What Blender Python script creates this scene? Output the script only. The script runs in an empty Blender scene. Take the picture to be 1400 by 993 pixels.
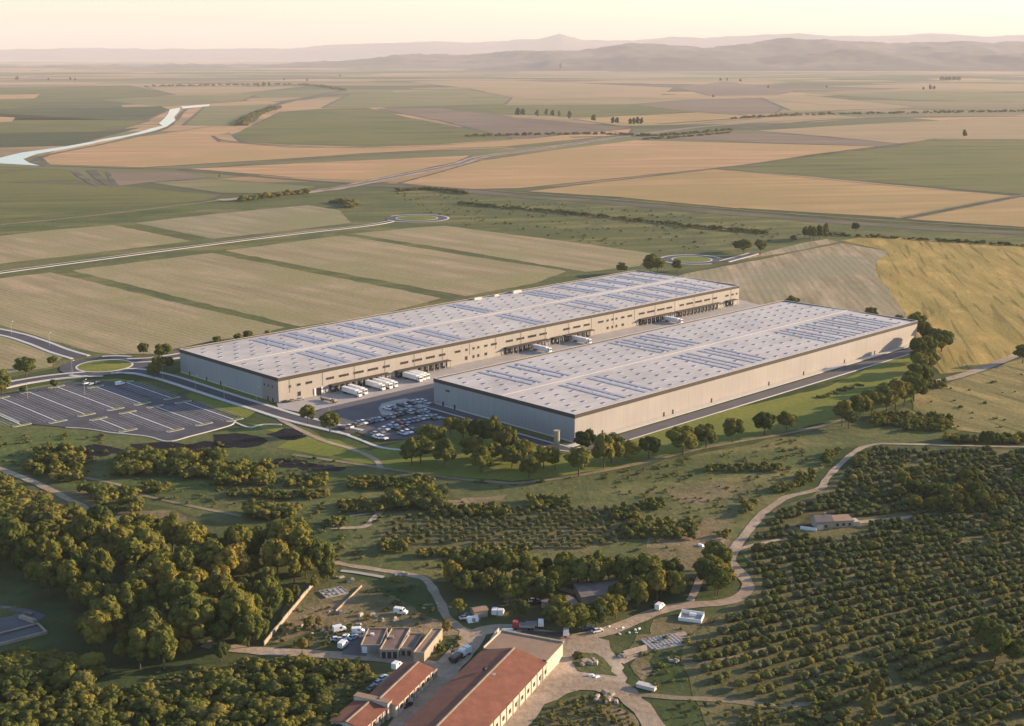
import bpy, math, random
import numpy as np
from mathutils import Vector, Matrix, noise
from mathutils.geometry import tessellate_polygon
R = math.radians
scene = bpy.context.scene
COL = scene.collection
random.seed(7); np.random.seed(7)

# ------------------------------------------------------------------ camera, sky, sun, exposure
CAM_H = 200.0
FPX = 1811.0
PITCH = math.atan(424.0 / FPX)
cd = bpy.data.cameras.new('camera'); cam = bpy.data.objects.new('camera', cd); COL.objects.link(cam)
cd.sensor_width = 36.0; cd.lens = 36.0 * FPX / 1400.0
cd.clip_start = 1.0; cd.clip_end = 80000.0
cam.location = (0, 0, CAM_H); cam.rotation_euler = (math.pi / 2 - PITCH, 0, 0)
scene.camera = cam

SUN_AZ, SUN_EL = R(72), R(13.5)       # azimuth clockwise from +Y (the view direction)
world = bpy.data.worlds.new('World'); scene.world = world; world.use_nodes = True
wn = world.node_tree; wn.nodes.clear()
sky = wn.nodes.new('ShaderNodeTexSky'); sky.sky_type = 'NISHITA'; sky.sun_disc = False
sky.sun_elevation = SUN_EL; sky.sun_rotation = SUN_AZ; sky.altitude = 200
sky.air_density = 1.0; sky.dust_density = 0.8; sky.ozone_density = 2.5
bg = wn.nodes.new('ShaderNodeBackground'); bg.inputs[1].default_value = 0.118
wo = wn.nodes.new('ShaderNodeOutputWorld')
wn.links.new(sky.outputs[0], bg.inputs[0]); wn.links.new(bg.outputs[0], wo.inputs[0])
sl = bpy.data.lights.new('sun', 'SUN'); sl.energy = 5.0; sl.angle = R(0.6); sl.color = (1.0, 0.73, 0.46)
so = bpy.data.objects.new('sun', sl); COL.objects.link(so)
sdir = Vector((math.sin(SUN_AZ) * math.cos(SUN_EL), math.cos(SUN_AZ) * math.cos(SUN_EL), math.sin(SUN_EL)))
so.rotation_euler = sdir.to_track_quat('Z', 'Y').to_euler()
so.location = (0, 0, 400)
scene.view_settings.view_transform = 'Standard'; scene.view_settings.look = 'None'
scene.view_settings.gamma = 1.0; scene.view_settings.use_curve_mapping = False
scene.view_settings.exposure = 1.27
scene.render.engine = 'CYCLES'
cy = scene.cycles
cy.use_denoising = True; cy.max_bounces = 4; cy.diffuse_bounces = 3; cy.glossy_bounces = 2
cy.transmission_bounces = 2; cy.volume_bounces = 1; cy.use_adaptive_sampling = True

# ------------------------------------------------------------------ helpers
def P(px, py, z=0.0):
    """the ground point (height z) that stands at a pixel of the 1400 x 993 photograph"""
    dx = (px - 700) / FPX; dy = -(py - 496.5) / FPX
    d = (dx, math.cos(PITCH) + dy * math.sin(PITCH), -math.sin(PITCH) + dy * math.cos(PITCH))
    t = (z - CAM_H) / d[2]
    return Vector((d[0] * t, d[1] * t, z))

def mpp(p):
    return math.sqrt(p.x ** 2 + p.y ** 2 + CAM_H ** 2) / FPX       # metres per photo pixel at a point

def zl(L, y):
    return 0.03 * L * (1 + max(y, 0) / 1500.0)

def tag(o, label=None, cat=None, group=None, kind=None):
    if label: o['label'] = label
    if cat: o['category'] = cat
    if group: o['group'] = group
    if kind: o['kind'] = kind
    return o

def link(o, parent=None):
    COL.objects.link(o)
    if parent: o.parent = parent
    return o

def empty(name, loc, rz=0.0):
    o = bpy.data.objects.new(name, None); o.empty_display_size = 1
    o.location = loc; o.rotation_euler = (0, 0, rz)
    return link(o)

def tri_mesh(name, V, T, mats, midx=None, smooth=False):
    V = np.asarray(V, dtype=np.float32); T = np.asarray(T, dtype=np.int32)
    me = bpy.data.meshes.new(name)
    me.vertices.add(len(V)); me.vertices.foreach_set('co', V.ravel())
    me.loops.add(len(T) * 3); me.loops.foreach_set('vertex_index', T.ravel())
    me.polygons.add(len(T))
    me.polygons.foreach_set('loop_start', np.arange(0, len(T) * 3, 3, dtype=np.int32))
    me.polygons.foreach_set('loop_total', np.full(len(T), 3, dtype=np.int32))
    if midx is not None: me.polygons.foreach_set('material_index', np.asarray(midx, dtype=np.int32))
    if smooth: me.polygons.foreach_set('use_smooth', np.ones(len(T), dtype=bool))
    for m in mats: me.materials.append(m)
    me.update(calc_edges=True); me.validate()
    return me

class MB:
    """collects boxes, prisms and tubes; build() links them as one mesh"""
    def __init__(s): s.v = []; s.f = []; s.m = []
    def add(s, vs, fs, mi=0):
        b = len(s.v); s.v += [tuple(v) for v in vs]
        s.f += [tuple(b + i for i in f) for f in fs]; s.m += [mi] * len(fs); return s
    def box(s, x0, x1, y0, y1, z0, z1, mi=0, M=None, taper=0.0):
        t = taper
        vs = [(x0, y0, z0), (x1, y0, z0), (x1, y1, z0), (x0, y1, z0), (x0 + t, y0 + t, z1), (x1 - t, y0 + t, z1), (x1 - t, y1 - t, z1), (x0 + t, y1 - t, z1)]
        if M is not None: vs = [M @ Vector(v) for v in vs]
        return s.add(vs, [(0, 3, 2, 1), (4, 5, 6, 7), (0, 1, 5, 4), (1, 2, 6, 5), (2, 3, 7, 6), (3, 0, 4, 7)], mi)
    def cyl(s, c, r0, r1, z0, z1, n=8, mi=0, M=None):
        vs = []
        for z, r in ((z0, r0), (z1, r1)):
            for i in range(n):
                a = 2 * math.pi * i / n; vs.append(Vector((c[0] + r * math.cos(a), c[1] + r * math.sin(a), z)))
        if M is not None: vs = [M @ v for v in vs]
        fs = [tuple(range(n))[::-1], tuple(range(n, 2 * n))] + [(i, (i + 1) % n, n + (i + 1) % n, n + i) for i in range(n)]
        return s.add(vs, fs, mi)
    def tube(s, p0, p1, r0, r1, n=6, mi=0):
        p0 = Vector(p0); p1 = Vector(p1); d = (p1 - p0)
        q = d.to_track_quat('Z', 'Y').to_matrix().to_4x4(); M = Matrix.Translation(p0) @ q
        return s.cyl((0, 0), r0, r1, 0, d.length, n, mi, M)
    def prism(s, prof, x0, x1, mi=0, M=None):
        """profile in the y-z plane extruded along x"""
        n = len(prof)
        vs = [Vector((x0, y, z)) for y, z in prof] + [Vector((x1, y, z)) for y, z in prof]
        if M is not None: vs = [M @ v for v in vs]
        fs = [tuple(range(n))[::-1], tuple(range(n, 2 * n))] + [(i, (i + 1) % n, n + (i + 1) % n, n + i) for i in range(n)]
        return s.add(vs, fs, mi)
    def mesh(s, name, mats):
        me = bpy.data.meshes.new(name); me.from_pydata(s.v, [], s.f)
        for m in (mats if isinstance(mats, (list, tuple)) else [mats]): me.materials.append(m)
        me.polygons.foreach_set('material_index', s.m); me.update()
        import bmesh
        bm = bmesh.new(); bm.from_mesh(me); bmesh.ops.recalc_face_normals(bm, faces=bm.faces); bm.to_mesh(me); bm.free()
        return me
    def build(s, name, mats, parent=None):
        return link(bpy.data.objects.new(name, s.mesh(name, mats)), parent)

def copy_tree(o, parent=None):
    c = o.copy(); COL.objects.link(c)
    if parent: c.parent = parent
    for ch in list(o.children): copy_tree(ch, c)
    return c

# ------------------------------------------------------------------ materials
def newmat(name):
    m = bpy.data.materials.new(name); m.use_nodes = True
    nt = m.node_tree; nt.nodes.clear()
    out = nt.nodes.new('ShaderNodeOutputMaterial'); b = nt.nodes.new('ShaderNodeBsdfPrincipled')
    nt.links.new(b.outputs[0], out.inputs[0])
    return m, nt, b

def rgba(c): return (c[0], c[1], c[2], 1.0)

def coords(nt, rot=0.0, scale=(1, 1, 1), obj=False):
    if obj:
        tc = nt.nodes.new('ShaderNodeTexCoord'); src = tc.outputs['Object']
    else:
        g = nt.nodes.new('ShaderNodeNewGeometry'); src = g.outputs['Position']
    r = nt.nodes.new('ShaderNodeMapping'); r.inputs['Rotation'].default_value = (0, 0, -rot)
    nt.links.new(src, r.inputs[0])
    s = nt.nodes.new('ShaderNodeMapping'); s.inputs['Scale'].default_value = scale
    nt.links.new(r.outputs[0], s.inputs[0])
    return s.outputs[0]

def noise_tex(nt, vec, scale, detail=4, rough=0.55, dist=0.0):
    n = nt.nodes.new('ShaderNodeTexNoise'); n.inputs['Scale'].default_value = scale
    n.inputs['Detail'].default_value = detail; n.inputs['Roughness'].default_value = rough
    n.inputs['Distortion'].default_value = dist
    nt.links.new(vec, n.inputs['Vector']); return n.outputs['Fac']

def ramp(nt, fac, stops):
    r = nt.nodes.new('ShaderNodeValToRGB'); e = r.color_ramp.elements
    while len(e) > 1: e.remove(e[-1])
    e[0].position = stops[0][0]; e[0].color = rgba(stops[0][1])
    for p, c in stops[1:]:
        k = e.new(p); k.color = rgba(c)
    nt.links.new(fac, r.inputs[0]); return r.outputs[0]

def mixc(nt, fac, a, b, mode='MIX'):
    m = nt.nodes.new('ShaderNodeMix'); m.data_type = 'RGBA'; m.blend_type = mode
    if isinstance(fac, (int, float)): m.inputs[0].default_value = fac
    else: nt.links.new(fac, m.inputs[0])
    for k, v in ((6, a), (7, b)):
        if isinstance(v, tuple): m.inputs[k].default_value = rgba(v)
        else: nt.links.new(v, m.inputs[k])
    return m.outputs[2]

def bump(nt, b, fac, strength, dist):
    n = nt.nodes.new('ShaderNodeBump'); n.inputs['Strength'].default_value = strength; n.inputs['Distance'].default_value = dist
    nt.links.new(fac, n.inputs['Height']); nt.links.new(n.outputs[0], b.inputs['Normal'])

def mul(c, k): return tuple(min(1.0, x * k) for x in c)

def plain(name, c, rough=0.7, var=0.12, scale=0.5, metal=0.0, spec=0.3, obj=False, bmp=0.0):
    m, nt, b = newmat(name)
    f = noise_tex(nt, coords(nt, obj=obj), scale, 5, 0.6)
    col = ramp(nt, f, [(0.3, mul(c, 1 - var)), (0.7, mul(c, 1 + var))])
    nt.links.new(col, b.inputs['Base Color']); b.inputs['Roughness'].default_value = rough
    b.inputs['Metallic'].default_value = metal; b.inputs['Specular IOR Level'].default_value = spec
    if bmp: bump(nt, b, noise_tex(nt, coords(nt), scale * 6, 3), bmp, 0.3)
    return m

def adir(a, b):
    A, B = P(*a), P(*b); return math.atan2(B.y - A.y, B.x - A.x)
def field(name, c1, c2, ang=0.0, streak=0.03, big=0.006, c3=None, fine=0.35, b_=0.5, lines=None, marks=None):
    """crop or grass surface: wide patches, streaks along the tillage direction, fine grain"""
    m, nt, b = newmat(name)
    v = coords(nt, ang, (0.12, 1, 1)); st = noise_tex(nt, v, streak, 6, 0.6)
    bg_ = noise_tex(nt, coords(nt), big, 5, 0.6, 0.4)
    c = ramp(nt, st, [(0.30, mul(c1, 0.80)), (0.46, c1), (0.58, c2), (0.72, mul(c2, 1.13))])
    c = mixc(nt, ramp(nt, bg_, [(0.42, (0, 0, 0)), (0.62, (1, 1, 1))]), c, c3 or mul(c1, 0.85))
    fn = noise_tex(nt, coords(nt), fine, 5, 0.7)
    c = mixc(nt, 0.55, c, ramp(nt, fn, [(0.3, (0.55, 0.55, 0.55)), (0.7, (1.35, 1.35, 1.35))]), 'MULTIPLY')
    if lines:
        w = nt.nodes.new('ShaderNodeTexWave'); w.wave_type = 'BANDS'; w.bands_direction = 'Y'
        w.inputs['Scale'].default_value = lines; w.inputs['Distortion'].default_value = 1.2; w.inputs['Detail'].default_value = 2
        nt.links.new(coords(nt, ang), w.inputs['Vector'])
        c = mixc(nt, 0.35, c, ramp(nt, w.outputs['Fac'], [(0.2, (0.72, 0.72, 0.72)), (0.6, (1.08, 1.08, 1.08))]), 'MULTIPLY')
    if marks:
        mv = coords(nt, ang, (0.06, 1, 1)); mn = noise_tex(nt, mv, marks, 3, 0.5, 0.35)
        c = mixc(nt, 0.85, c, ramp(nt, mn, [(0.56, (1, 1, 1)), (0.64, (0.52, 0.56, 0.50))]), 'MULTIPLY')
        mn = noise_tex(nt, coords(nt, ang + 0.15, (0.05, 1, 1)), marks * 0.45, 4, 0.6, 0.3)
        c = mixc(nt, 0.7, c, ramp(nt, mn, [(0.40, (0.72, 0.78, 0.70)), (0.55, (1.06, 1.05, 1.05))]), 'MULTIPLY')
    nt.links.new(c, b.inputs['Base Color']); b.inputs['Roughness'].default_value = 0.95; b.inputs['Specular IOR Level'].default_value = 0.1
    bump(nt, b, fn, b_, 0.6)
    return m

def leafmat(name, c1, c2, c3, sc=0.06):
    m, nt, b = newmat(name); nt.nodes.remove(b)
    out = [n for n in nt.nodes if n.type == 'OUTPUT_MATERIAL'][0]
    f = noise_tex(nt, coords(nt), sc, 3, 0.6)
    c = ramp(nt, f, [(0.35, c1), (0.52, c2), (0.68, c3)])
    f2 = noise_tex(nt, coords(nt), 0.9, 3, 0.7)
    c = mixc(nt, 0.7, c, ramp(nt, f2, [(0.3, (0.75, 0.78, 0.7)), (0.7, (1.2, 1.18, 1.1))]), 'MULTIPLY')
    oi = nt.nodes.new('ShaderNodeObjectInfo')
    c = mixc(nt, 0.6, c, ramp(nt, oi.outputs['Random'], [(0.0, (0.62, 0.74, 0.72)), (0.45, (1, 1, 1)), (0.8, (1.35, 1.18, 0.95)), (1.0, (1.8, 1.45, 1.0))]), 'MULTIPLY')
    d = nt.nodes.new('ShaderNodeBsdfDiffuse'); t = nt.nodes.new('ShaderNodeBsdfTranslucent'); mx = nt.nodes.new('ShaderNodeMixShader')
    mx.inputs[0].default_value = 0.2
    nt.links.new(c, d.inputs[0]); nt.links.new(c, t.inputs[0])
    nt.links.new(d.outputs[0], mx.inputs[1]); nt.links.new(t.outputs[0], mx.inputs[2]); nt.links.new(mx.outputs[0], out.inputs[0])
    return m

M = {}
M['pale'] = field('pale_stubble', (0.30, 0.24, 0.13), (0.385, 0.29, 0.17), adir((98, 370), (389, 440)), 0.05, 0.008, (0.265, 0.235, 0.11), lines=0.06)
M['pale2'] = field('pale_green_field', (0.27, 0.23, 0.13), (0.34, 0.275, 0.17), adir((98, 370), (389, 440)), 0.05, 0.006, (0.24, 0.22, 0.11), lines=0.06)
M['diag'] = field('ploughed_field', (0.27, 0.215, 0.125), (0.41, 0.31, 0.20), adir((1060, 360), (1110, 430)), 0.06, 0.01, (0.26, 0.235, 0.14), lines=0.05)
M['gold'] = field('golden_field', (0.34, 0.24, 0.072), (0.45, 0.30, 0.095), adir((1240, 345), (1330, 480)), 0.07, 0.02, (0.31, 0.235, 0.072), b_=1.0, marks=0.16)
M['gold2'] = field('dry_golden_slope', (0.24, 0.19, 0.075), (0.34, 0.255, 0.10), adir((1270, 545), (1390, 585)), 0.06, 0.02, (0.20, 0.175, 0.065), b_=1.0, marks=0.2)
M['wheat'] = field('wheat_field', (0.37, 0.25, 0.11), (0.45, 0.29, 0.13), R(10), 0.02, 0.003, (0.33, 0.235, 0.10), lines=0.03)
M['orange'] = field('ripe_field', (0.42, 0.26, 0.13), (0.50, 0.30, 0.16), R(8), 0.02, 0.003, (0.38, 0.26, 0.115), lines=0.03)
M['green'] = field('green_field', (0.10, 0.115, 0.036), (0.155, 0.15, 0.05), R(8), 0.02, 0.003, (0.16, 0.15, 0.05), lines=0.03)
M['dkgreen'] = field('dark_green_field', (0.07, 0.085, 0.034), (0.10, 0.105, 0.042), R(5), 0.01, 0.002)
M['olive'] = field('olive_field', (0.19, 0.175, 0.08), (0.25, 0.21, 0.10), R(12), 0.01, 0.002, (0.17, 0.17, 0.075))
M['brown'] = field('ploughed_soil', (0.20, 0.15, 0.105), (0.24, 0.175, 0.12), R(6), 0.01, 0.002)
M['tan'] = field('tan_field', (0.34, 0.245, 0.135), (0.38, 0.26, 0.15), R(6), 0.01, 0.002, (0.30, 0.23, 0.12))
M['lawn'] = field('mown_lawn', (0.15, 0.17, 0.032), (0.19, 0.195, 0.038), R(44), 0.02, 0.01, (0.14, 0.165, 0.032), b_=0.25)
M['scrub'] = field('rough_grass', (0.105, 0.118, 0.038), (0.18, 0.16, 0.060), R(15), 0.03, 0.012, (0.085, 0.10, 0.038), fine=0.2, b_=1.2)
M['verge'] = field('grass_verge', (0.12, 0.125, 0.05), (0.18, 0.155, 0.065), R(15), 0.05, 0.02, (0.10, 0.11, 0.04), b_=1.0)
M['meadow'] = field('meadow', (0.062, 0.092, 0.026), (0.10, 0.125, 0.036), R(10), 0.03, 0.014, (0.12, 0.12, 0.045), fine=0.2, b_=1.2)
M['shade'] = field('orchard_floor', (0.11, 0.108, 0.045), (0.18, 0.148, 0.068), R(25), 0.05, 0.02, (0.13, 0.12, 0.05), b_=1.0)
M['dry'] = field('dry_grass', (0.19, 0.145, 0.075), (0.27, 0.195, 0.115), R(10), 0.04, 0.02, (0.10, 0.10, 0.04), b_=1.0)
M['soil'] = field('dark_soil', (0.009, 0.010, 0.015), (0.017, 0.018, 0.022), 0, 0.05, 0.03)
M['dirt'] = field('pale_dirt_road', (0.36, 0.28, 0.205), (0.44, 0.345, 0.26), 0, 0.06, 0.03, (0.31, 0.235, 0.165), b_=0.5)
M['track'] = field('trodden_path', (0.24, 0.19, 0.12), (0.30, 0.235, 0.16), 0, 0.06, 0.03)
M['bank'] = field('dark_bank', (0.11, 0.095, 0.075), (0.17, 0.14, 0.10), R(-5), 0.02, 0.01, (0.10, 0.10, 0.06), b_=0.8)
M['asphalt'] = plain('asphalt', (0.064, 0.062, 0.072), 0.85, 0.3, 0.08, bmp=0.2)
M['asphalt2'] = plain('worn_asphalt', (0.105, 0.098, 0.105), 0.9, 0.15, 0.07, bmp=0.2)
M['concrete'] = plain('concrete', (0.36, 0.33, 0.30), 0.85, 0.12, 0.15)
M['kerb'] = plain('kerb_stone', (0.52, 0.49, 0.45), 0.8, 0.08, 0.5)
M['paint'] = plain('road_paint', (0.75, 0.75, 0.73), 0.6, 0.12, 0.8)
M['paint2'] = plain('worn_paint', (0.42, 0.41, 0.42), 0.7, 0.25, 0.3)

def panelmat(name, c, pitch, vertical=True):
    m, nt, b = newmat(name)
    v = coords(nt, obj=True)
    sep = nt.nodes.new('ShaderNodeSeparateXYZ'); nt.links.new(v, sep.inputs[0])
    ad = nt.nodes.new('ShaderNodeMath'); ad.operation = 'ADD'; nt.links.new(sep.outputs[0], ad.inputs[0]); nt.links.new(sep.outputs[1], ad.inputs[1])
    md = nt.nodes.new('ShaderNodeMath'); md.operation = 'PINGPONG'; md.inputs[1].default_value = pitch / 2; nt.links.new(ad.outputs[0], md.inputs[0])
    f = noise_tex(nt, v, 0.05, 4)
    f2 = noise_tex(nt, coords(nt, obj=True, scale=(1, 1, 0.05)), 0.5, 4, 0.7)
    col = ramp(nt, f, [(0.3, mul(c, 0.93)), (0.7, mul(c, 1.06))])
    col = mixc(nt, 0.5, col, ramp(nt, f2, [(0.3, (0.86, 0.86, 0.86)), (0.6, (1.03, 1.03, 1.03))]), 'MULTIPLY')
    dv = nt.nodes.new('ShaderNodeMath'); dv.operation = 'DIVIDE'; dv.inputs[1].default_value = 0.25; nt.links.new(md.outputs[0], dv.inputs[0])
    col = mixc(nt, 1.0, col, ramp(nt, dv.outputs[0], [(0.0, (0.75, 0.75, 0.75)), (0.6, (1, 1, 1))]), 'MULTIPLY')
    nt.links.new(col, b.inputs['Base Color']); b.inputs['Roughness'].default_value = 0.6; b.inputs['Specular IOR Level'].default_value = 0.25
    return m
M['wallA'] = panelmat('beige_wall_panel', (0.345, 0.315, 0.275), 6.0)
M['wallB'] = panelmat('pale_wall_panel', (0.355, 0.325, 0.30), 6.0)
M['wallshade'] = panelmat('shade_toned_wall_panel', (0.29, 0.29, 0.29), 6.0)  # end walls turned from the sun: cool shade put into the panel colour
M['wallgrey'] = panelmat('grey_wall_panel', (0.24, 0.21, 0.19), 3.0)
M['fascia'] = plain('dark_fascia', (0.055, 0.047, 0.040), 0.8, 0.06, 0.1)
M['coping'] = plain('pale_coping', (0.52, 0.47, 0.42), 0.5, 0.05, 0.3)
TH_R = R(44.5)
def roofmat(name, c):
    m, nt, b = newmat(name)
    f = noise_tex(nt, coords(nt), 0.03, 5, 0.65); f2 = noise_tex(nt, coords(nt), 0.9, 4, 0.7)
    col = ramp(nt, f, [(0.32, mul(c, 0.80)), (0.5, mul(c, 0.98)), (0.65, mul(c, 1.08))])
    st = noise_tex(nt, coords(nt, TH_R, (0.25, 2.2, 1)), 0.12, 5, 0.7)
    col = mixc(nt, 0.6, col, ramp(nt, st, [(0.32, (0.80, 0.79, 0.77)), (0.55, (1.03, 1.03, 1.03))]), 'MULTIPLY')
    br = nt.nodes.new('ShaderNodeTexBrick'); br.inputs['Scale'].default_value = 1.0
    br.inputs['Brick Width'].default_value = 24.0; br.inputs['Row Height'].default_value = 6.0; br.inputs['Mortar Size'].default_value = 0.12
    br.inputs['Color1'].default_value = (1, 1, 1, 1); br.inputs['Color2'].default_value = (0.95, 0.95, 0.96, 1); br.inputs['Mortar'].default_value = (0.82, 0.82, 0.84, 1)
    nt.links.new(coords(nt, obj=True), br.inputs['Vector'])
    col = mixc(nt, 1.0, col, br.outputs[0], 'MULTIPLY')
    col = mixc(nt, 0.4, col, ramp(nt, f2, [(0.3, (0.85, 0.85, 0.86)), (0.7, (1.05, 1.05, 1.05))]), 'MULTIPLY')
    nt.links.new(col, b.inputs['Base Color']); b.inputs['Roughness'].default_value = 0.55; b.inputs['Specular IOR Level'].default_value = 0.4
    return m
M['roof'] = roofmat('membrane_roof', (0.56, 0.495, 0.43))
M['solar'] = plain('solar_glass', (0.29, 0.305, 0.37), 0.7, 0.2, 0.4, spec=0.5)
M['skylight'] = plain('skylight_dome', (0.14, 0.16, 0.235), 0.9, 0.2, 0.3, spec=0.1)
M['skyframe'] = plain('skylight_kerb', (0.60, 0.59, 0.62), 0.6, 0.05, 0.5)
M['glass'] = plain('dark_glass', (0.03, 0.032, 0.036), 0.15, 0.2, 0.5, spec=0.5)
M['dark'] = plain('dark_rubber', (0.035, 0.033, 0.032), 0.8, 0.2, 0.6)
M['dock'] = plain('dock_door', (0.30, 0.27, 0.24), 0.6, 0.1, 0.6)
M['metal'] = plain('galvanised_metal', (0.42, 0.42, 0.43), 0.4, 0.1, 0.5, metal=0.6)
M['white'] = plain('white_paint', (0.80, 0.78, 0.75), 0.4, 0.05, 0.4, spec=0.5)
M['tyre'] = plain('tyre_rubber', (0.025, 0.025, 0.025), 0.85, 0.2, 1.0)
M['trunk'] = plain('bark', (0.10, 0.075, 0.05), 0.9, 0.3, 0.8)
M['stone'] = plain('pale_stone', (0.34, 0.275, 0.205), 0.9, 0.2, 0.4, bmp=0.4)
M['render'] = plain('cream_render', (0.50, 0.43, 0.34), 0.8, 0.12, 0.3, bmp=0.2)
M['greyroof'] = plain('grey_felt_roof', (0.17, 0.14, 0.125), 0.85, 0.22, 0.25, bmp=0.2)
M['tanroof'] = plain('tan_roof', (0.27, 0.18, 0.12), 0.85, 0.15, 0.2, bmp=0.2)
M['water'] = plain('river_water', (0.17, 0.165, 0.165), 0.08, 0.05, 0.02, spec=1.0)
M['darkwater'] = plain('basin_water', (0.02, 0.026, 0.03), 0.35, 0.1, 0.05, spec=0.3)
def tilemat(name, c, ang):
    m, nt, b = newmat(name)
    v = coords(nt, obj=True)
    w = nt.nodes.new('ShaderNodeTexWave'); w.bands_direction = 'X'; w.inputs['Scale'].default_value = 1.1; w.inputs['Distortion'].default_value = 0.3
    nt.links.new(v, w.inputs['Vector'])
    f = noise_tex(nt, v, 0.25, 6, 0.7)
    col = ramp(nt, f, [(0.3, mul(c, 0.65)), (0.55, c), (0.75, (c[0] * 1.25, c[1] * 1.35, c[2] * 1.4))])
    col = mixc(nt, 0.5, col, ramp(nt, w.outputs['Fac'], [(0.1, (0.65, 0.65, 0.65)), (0.5, (1.05, 1.05, 1.05))]), 'MULTIPLY')
    nt.links.new(col, b.inputs['Base Color']); b.inputs['Roughness'].default_value = 0.9
    bump(nt, b, w.outputs['Fac'], 0.5, 0.1)
    return m
M['workroof'] = plain('brown_felt_roof', (0.17, 0.115, 0.09), 0.85, 0.25, 0.25, bmp=0.2)
M['tile'] = tilemat('red_clay_tile', (0.215, 0.075, 0.042), 0)
M['leafA'] = leafmat('broad_leaves', (0.090, 0.106, 0.028), (0.140, 0.143, 0.036), (0.195, 0.168, 0.044))
M['leafB'] = leafmat('orchard_leaves', (0.092, 0.104, 0.036), (0.130, 0.132, 0.043), (0.165, 0.148, 0.050), 0.03)
M['leafC'] = leafmat('dark_leaves', (0.055, 0.073, 0.024), (0.085, 0.098, 0.030), (0.120, 0.116, 0.034))
M['leafF'] = leafmat('yellowing_leaves', (0.10, 0.10, 0.028), (0.15, 0.14, 0.036), (0.20, 0.165, 0.045))
M['leafG'] = leafmat('yellow_green_leaves', (0.15, 0.14, 0.03), (0.20, 0.175, 0.035), (0.25, 0.19, 0.045))
M['leafE'] = leafmat('olive_leaves', (0.10, 0.115, 0.06), (0.13, 0.14, 0.065), (0.16, 0.15, 0.06), 0.03)
M['leafD'] = leafmat('golden_leaves', (0.12, 0.105, 0.03), (0.17, 0.14, 0.04), (0.22, 0.16, 0.05))

# base ground: near grassland to a far patchwork of farm plots
def groundmat():
    m, nt, b = newmat('ground_cover')
    pos = coords(nt)
    f1 = noise_tex(nt, pos, 0.010, 6, 0.62, 0.6); f2 = noise_tex(nt, pos, 0.06, 6, 0.7)
    near = ramp(nt, f1, [(0.36, (0.045, 0.068, 0.026)), (0.48, (0.065, 0.085, 0.032)), (0.60, (0.105, 0.105, 0.045)), (0.72, (0.17, 0.135, 0.07))])
    near = mixc(nt, 0.75, near, ramp(nt, f2, [(0.3, (0.6, 0.65, 0.6)), (0.7, (1.35, 1.3, 1.25))]), 'MULTIPLY')
    vo = nt.nodes.new('ShaderNodeTexVoronoi'); vo.distance = 'MANHATTAN'; vo.feature = 'F1'
    vo.inputs['Scale'].default_value = 1.0; vo.inputs['Randomness'].default_value = 0.75
    nt.links.new(coords(nt, R(18), (0.00085, 0.0014, 1)), vo.inputs['Vector'])
    sp = nt.nodes.new('ShaderNodeSeparateColor'); nt.links.new(vo.outputs['Color'], sp.inputs[0])
    plots = ramp(nt, sp.outputs[0], [(0.0, (0.13, 0.14, 0.07)), (0.2, (0.19, 0.18, 0.09)), (0.4, (0.34, 0.25, 0.14)), (0.55, (0.25, 0.21, 0.12)), (0.7, (0.42, 0.28, 0.16)), (0.82, (0.17, 0.13, 0.10)), (0.9, (0.30, 0.24, 0.13)), (1.0, (0.36, 0.24, 0.14))])
    plots.node.color_ramp.interpolation = 'CONSTANT'
    n3 = noise_tex(nt, coords(nt, R(-8), (0.00025, 0.0022, 1)), 1.0, 7, 0.7)
    plots = mixc(nt, 0.8, plots, ramp(nt, n3, [(0.32, (0.55, 0.62, 0.62)), (0.5, (0.95, 0.95, 0.95)), (0.68, (1.3, 1.15, 1.1))]), 'MULTIPLY')
    n4 = noise_tex(nt, coords(nt, R(5), (0.0010, 0.0080, 1)), 1.0, 8, 0.75)
    plots = mixc(nt, ramp(nt, n4, [(0.60, (0, 0, 0)), (0.68, (1, 1, 1))]), plots, (0.075, 0.08, 0.05))
    g = nt.nodes.new('ShaderNodeNewGeometry'); sx = nt.nodes.new('ShaderNodeSeparateXYZ'); nt.links.new(g.outputs['Position'], sx.inputs[0])
    mr = nt.nodes.new('ShaderNodeMapRange'); mr.inputs[1].default_value = 1700; mr.inputs[2].default_value = 2400
    nt.links.new(sx.outputs[1], mr.inputs[0])
    c = mixc(nt, mr.outputs[0], near, plots)
    nt.links.new(c, b.inputs['Base Color']); b.inputs['Roughness'].default_value = 1.0; b.inputs['Specular IOR Level'].default_value = 0.05
    bump(nt, b, f2, 0.9, 1.2)
    return m
M['ground'] = groundmat()

# ------------------------------------------------------------------ setting: sheets laid on the ground
def sheet(name, pts, mat, L, jit=0.0, step=None, label=None, local=None, world_pts=False):
    if world_pts: W = [Vector((p[0], p[1], 0)) for p in pts]
    else: W = [P(*p) for p in pts]
    if jit:
        out = []
        n = len(W); rr = random.Random(int(abs(W[0].x) * 10) + n)
        for i in range(n):
            a, b_ = W[i], W[(i + 1) % n]
            L_ = (b_ - a).length; k = max(1, int(L_ / (step or jit * 4)))
            for j in range(k):
                q = a.lerp(b_, j / k)
                d = Vector((noise.noise(Vector((q.x, q.y, 0)) * 0.35 / jit), noise.noise(Vector((q.x, q.y, 9)) * 0.35 / jit), 0))
                out.append(q + d * jit * 1.6 + Vector((rr.uniform(-.3, .3), rr.uniform(-.3, .3), 0)) * jit)
        W = out
    tris = tessellate_polygon([W])
    V = [(p.x, p.y, zl(L, p.y)) for p in W]
    fs = []
    for t in tris:
        a, b_, c = (W[i] for i in t)
        s = (b_.x - a.x) * (c.y - a.y) - (b_.y - a.y) * (c.x - a.x)
        fs.append(tuple(t) if s > 0 else (t[0], t[2], t[1]))
    me = bpy.data.meshes.new(name); me.from_pydata(V, [], fs); me.materials.append(mat); me.update()
    o = link(bpy.data.objects.new(name, me)); tag(o, label, None, None, 'structure')
    return o

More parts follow.
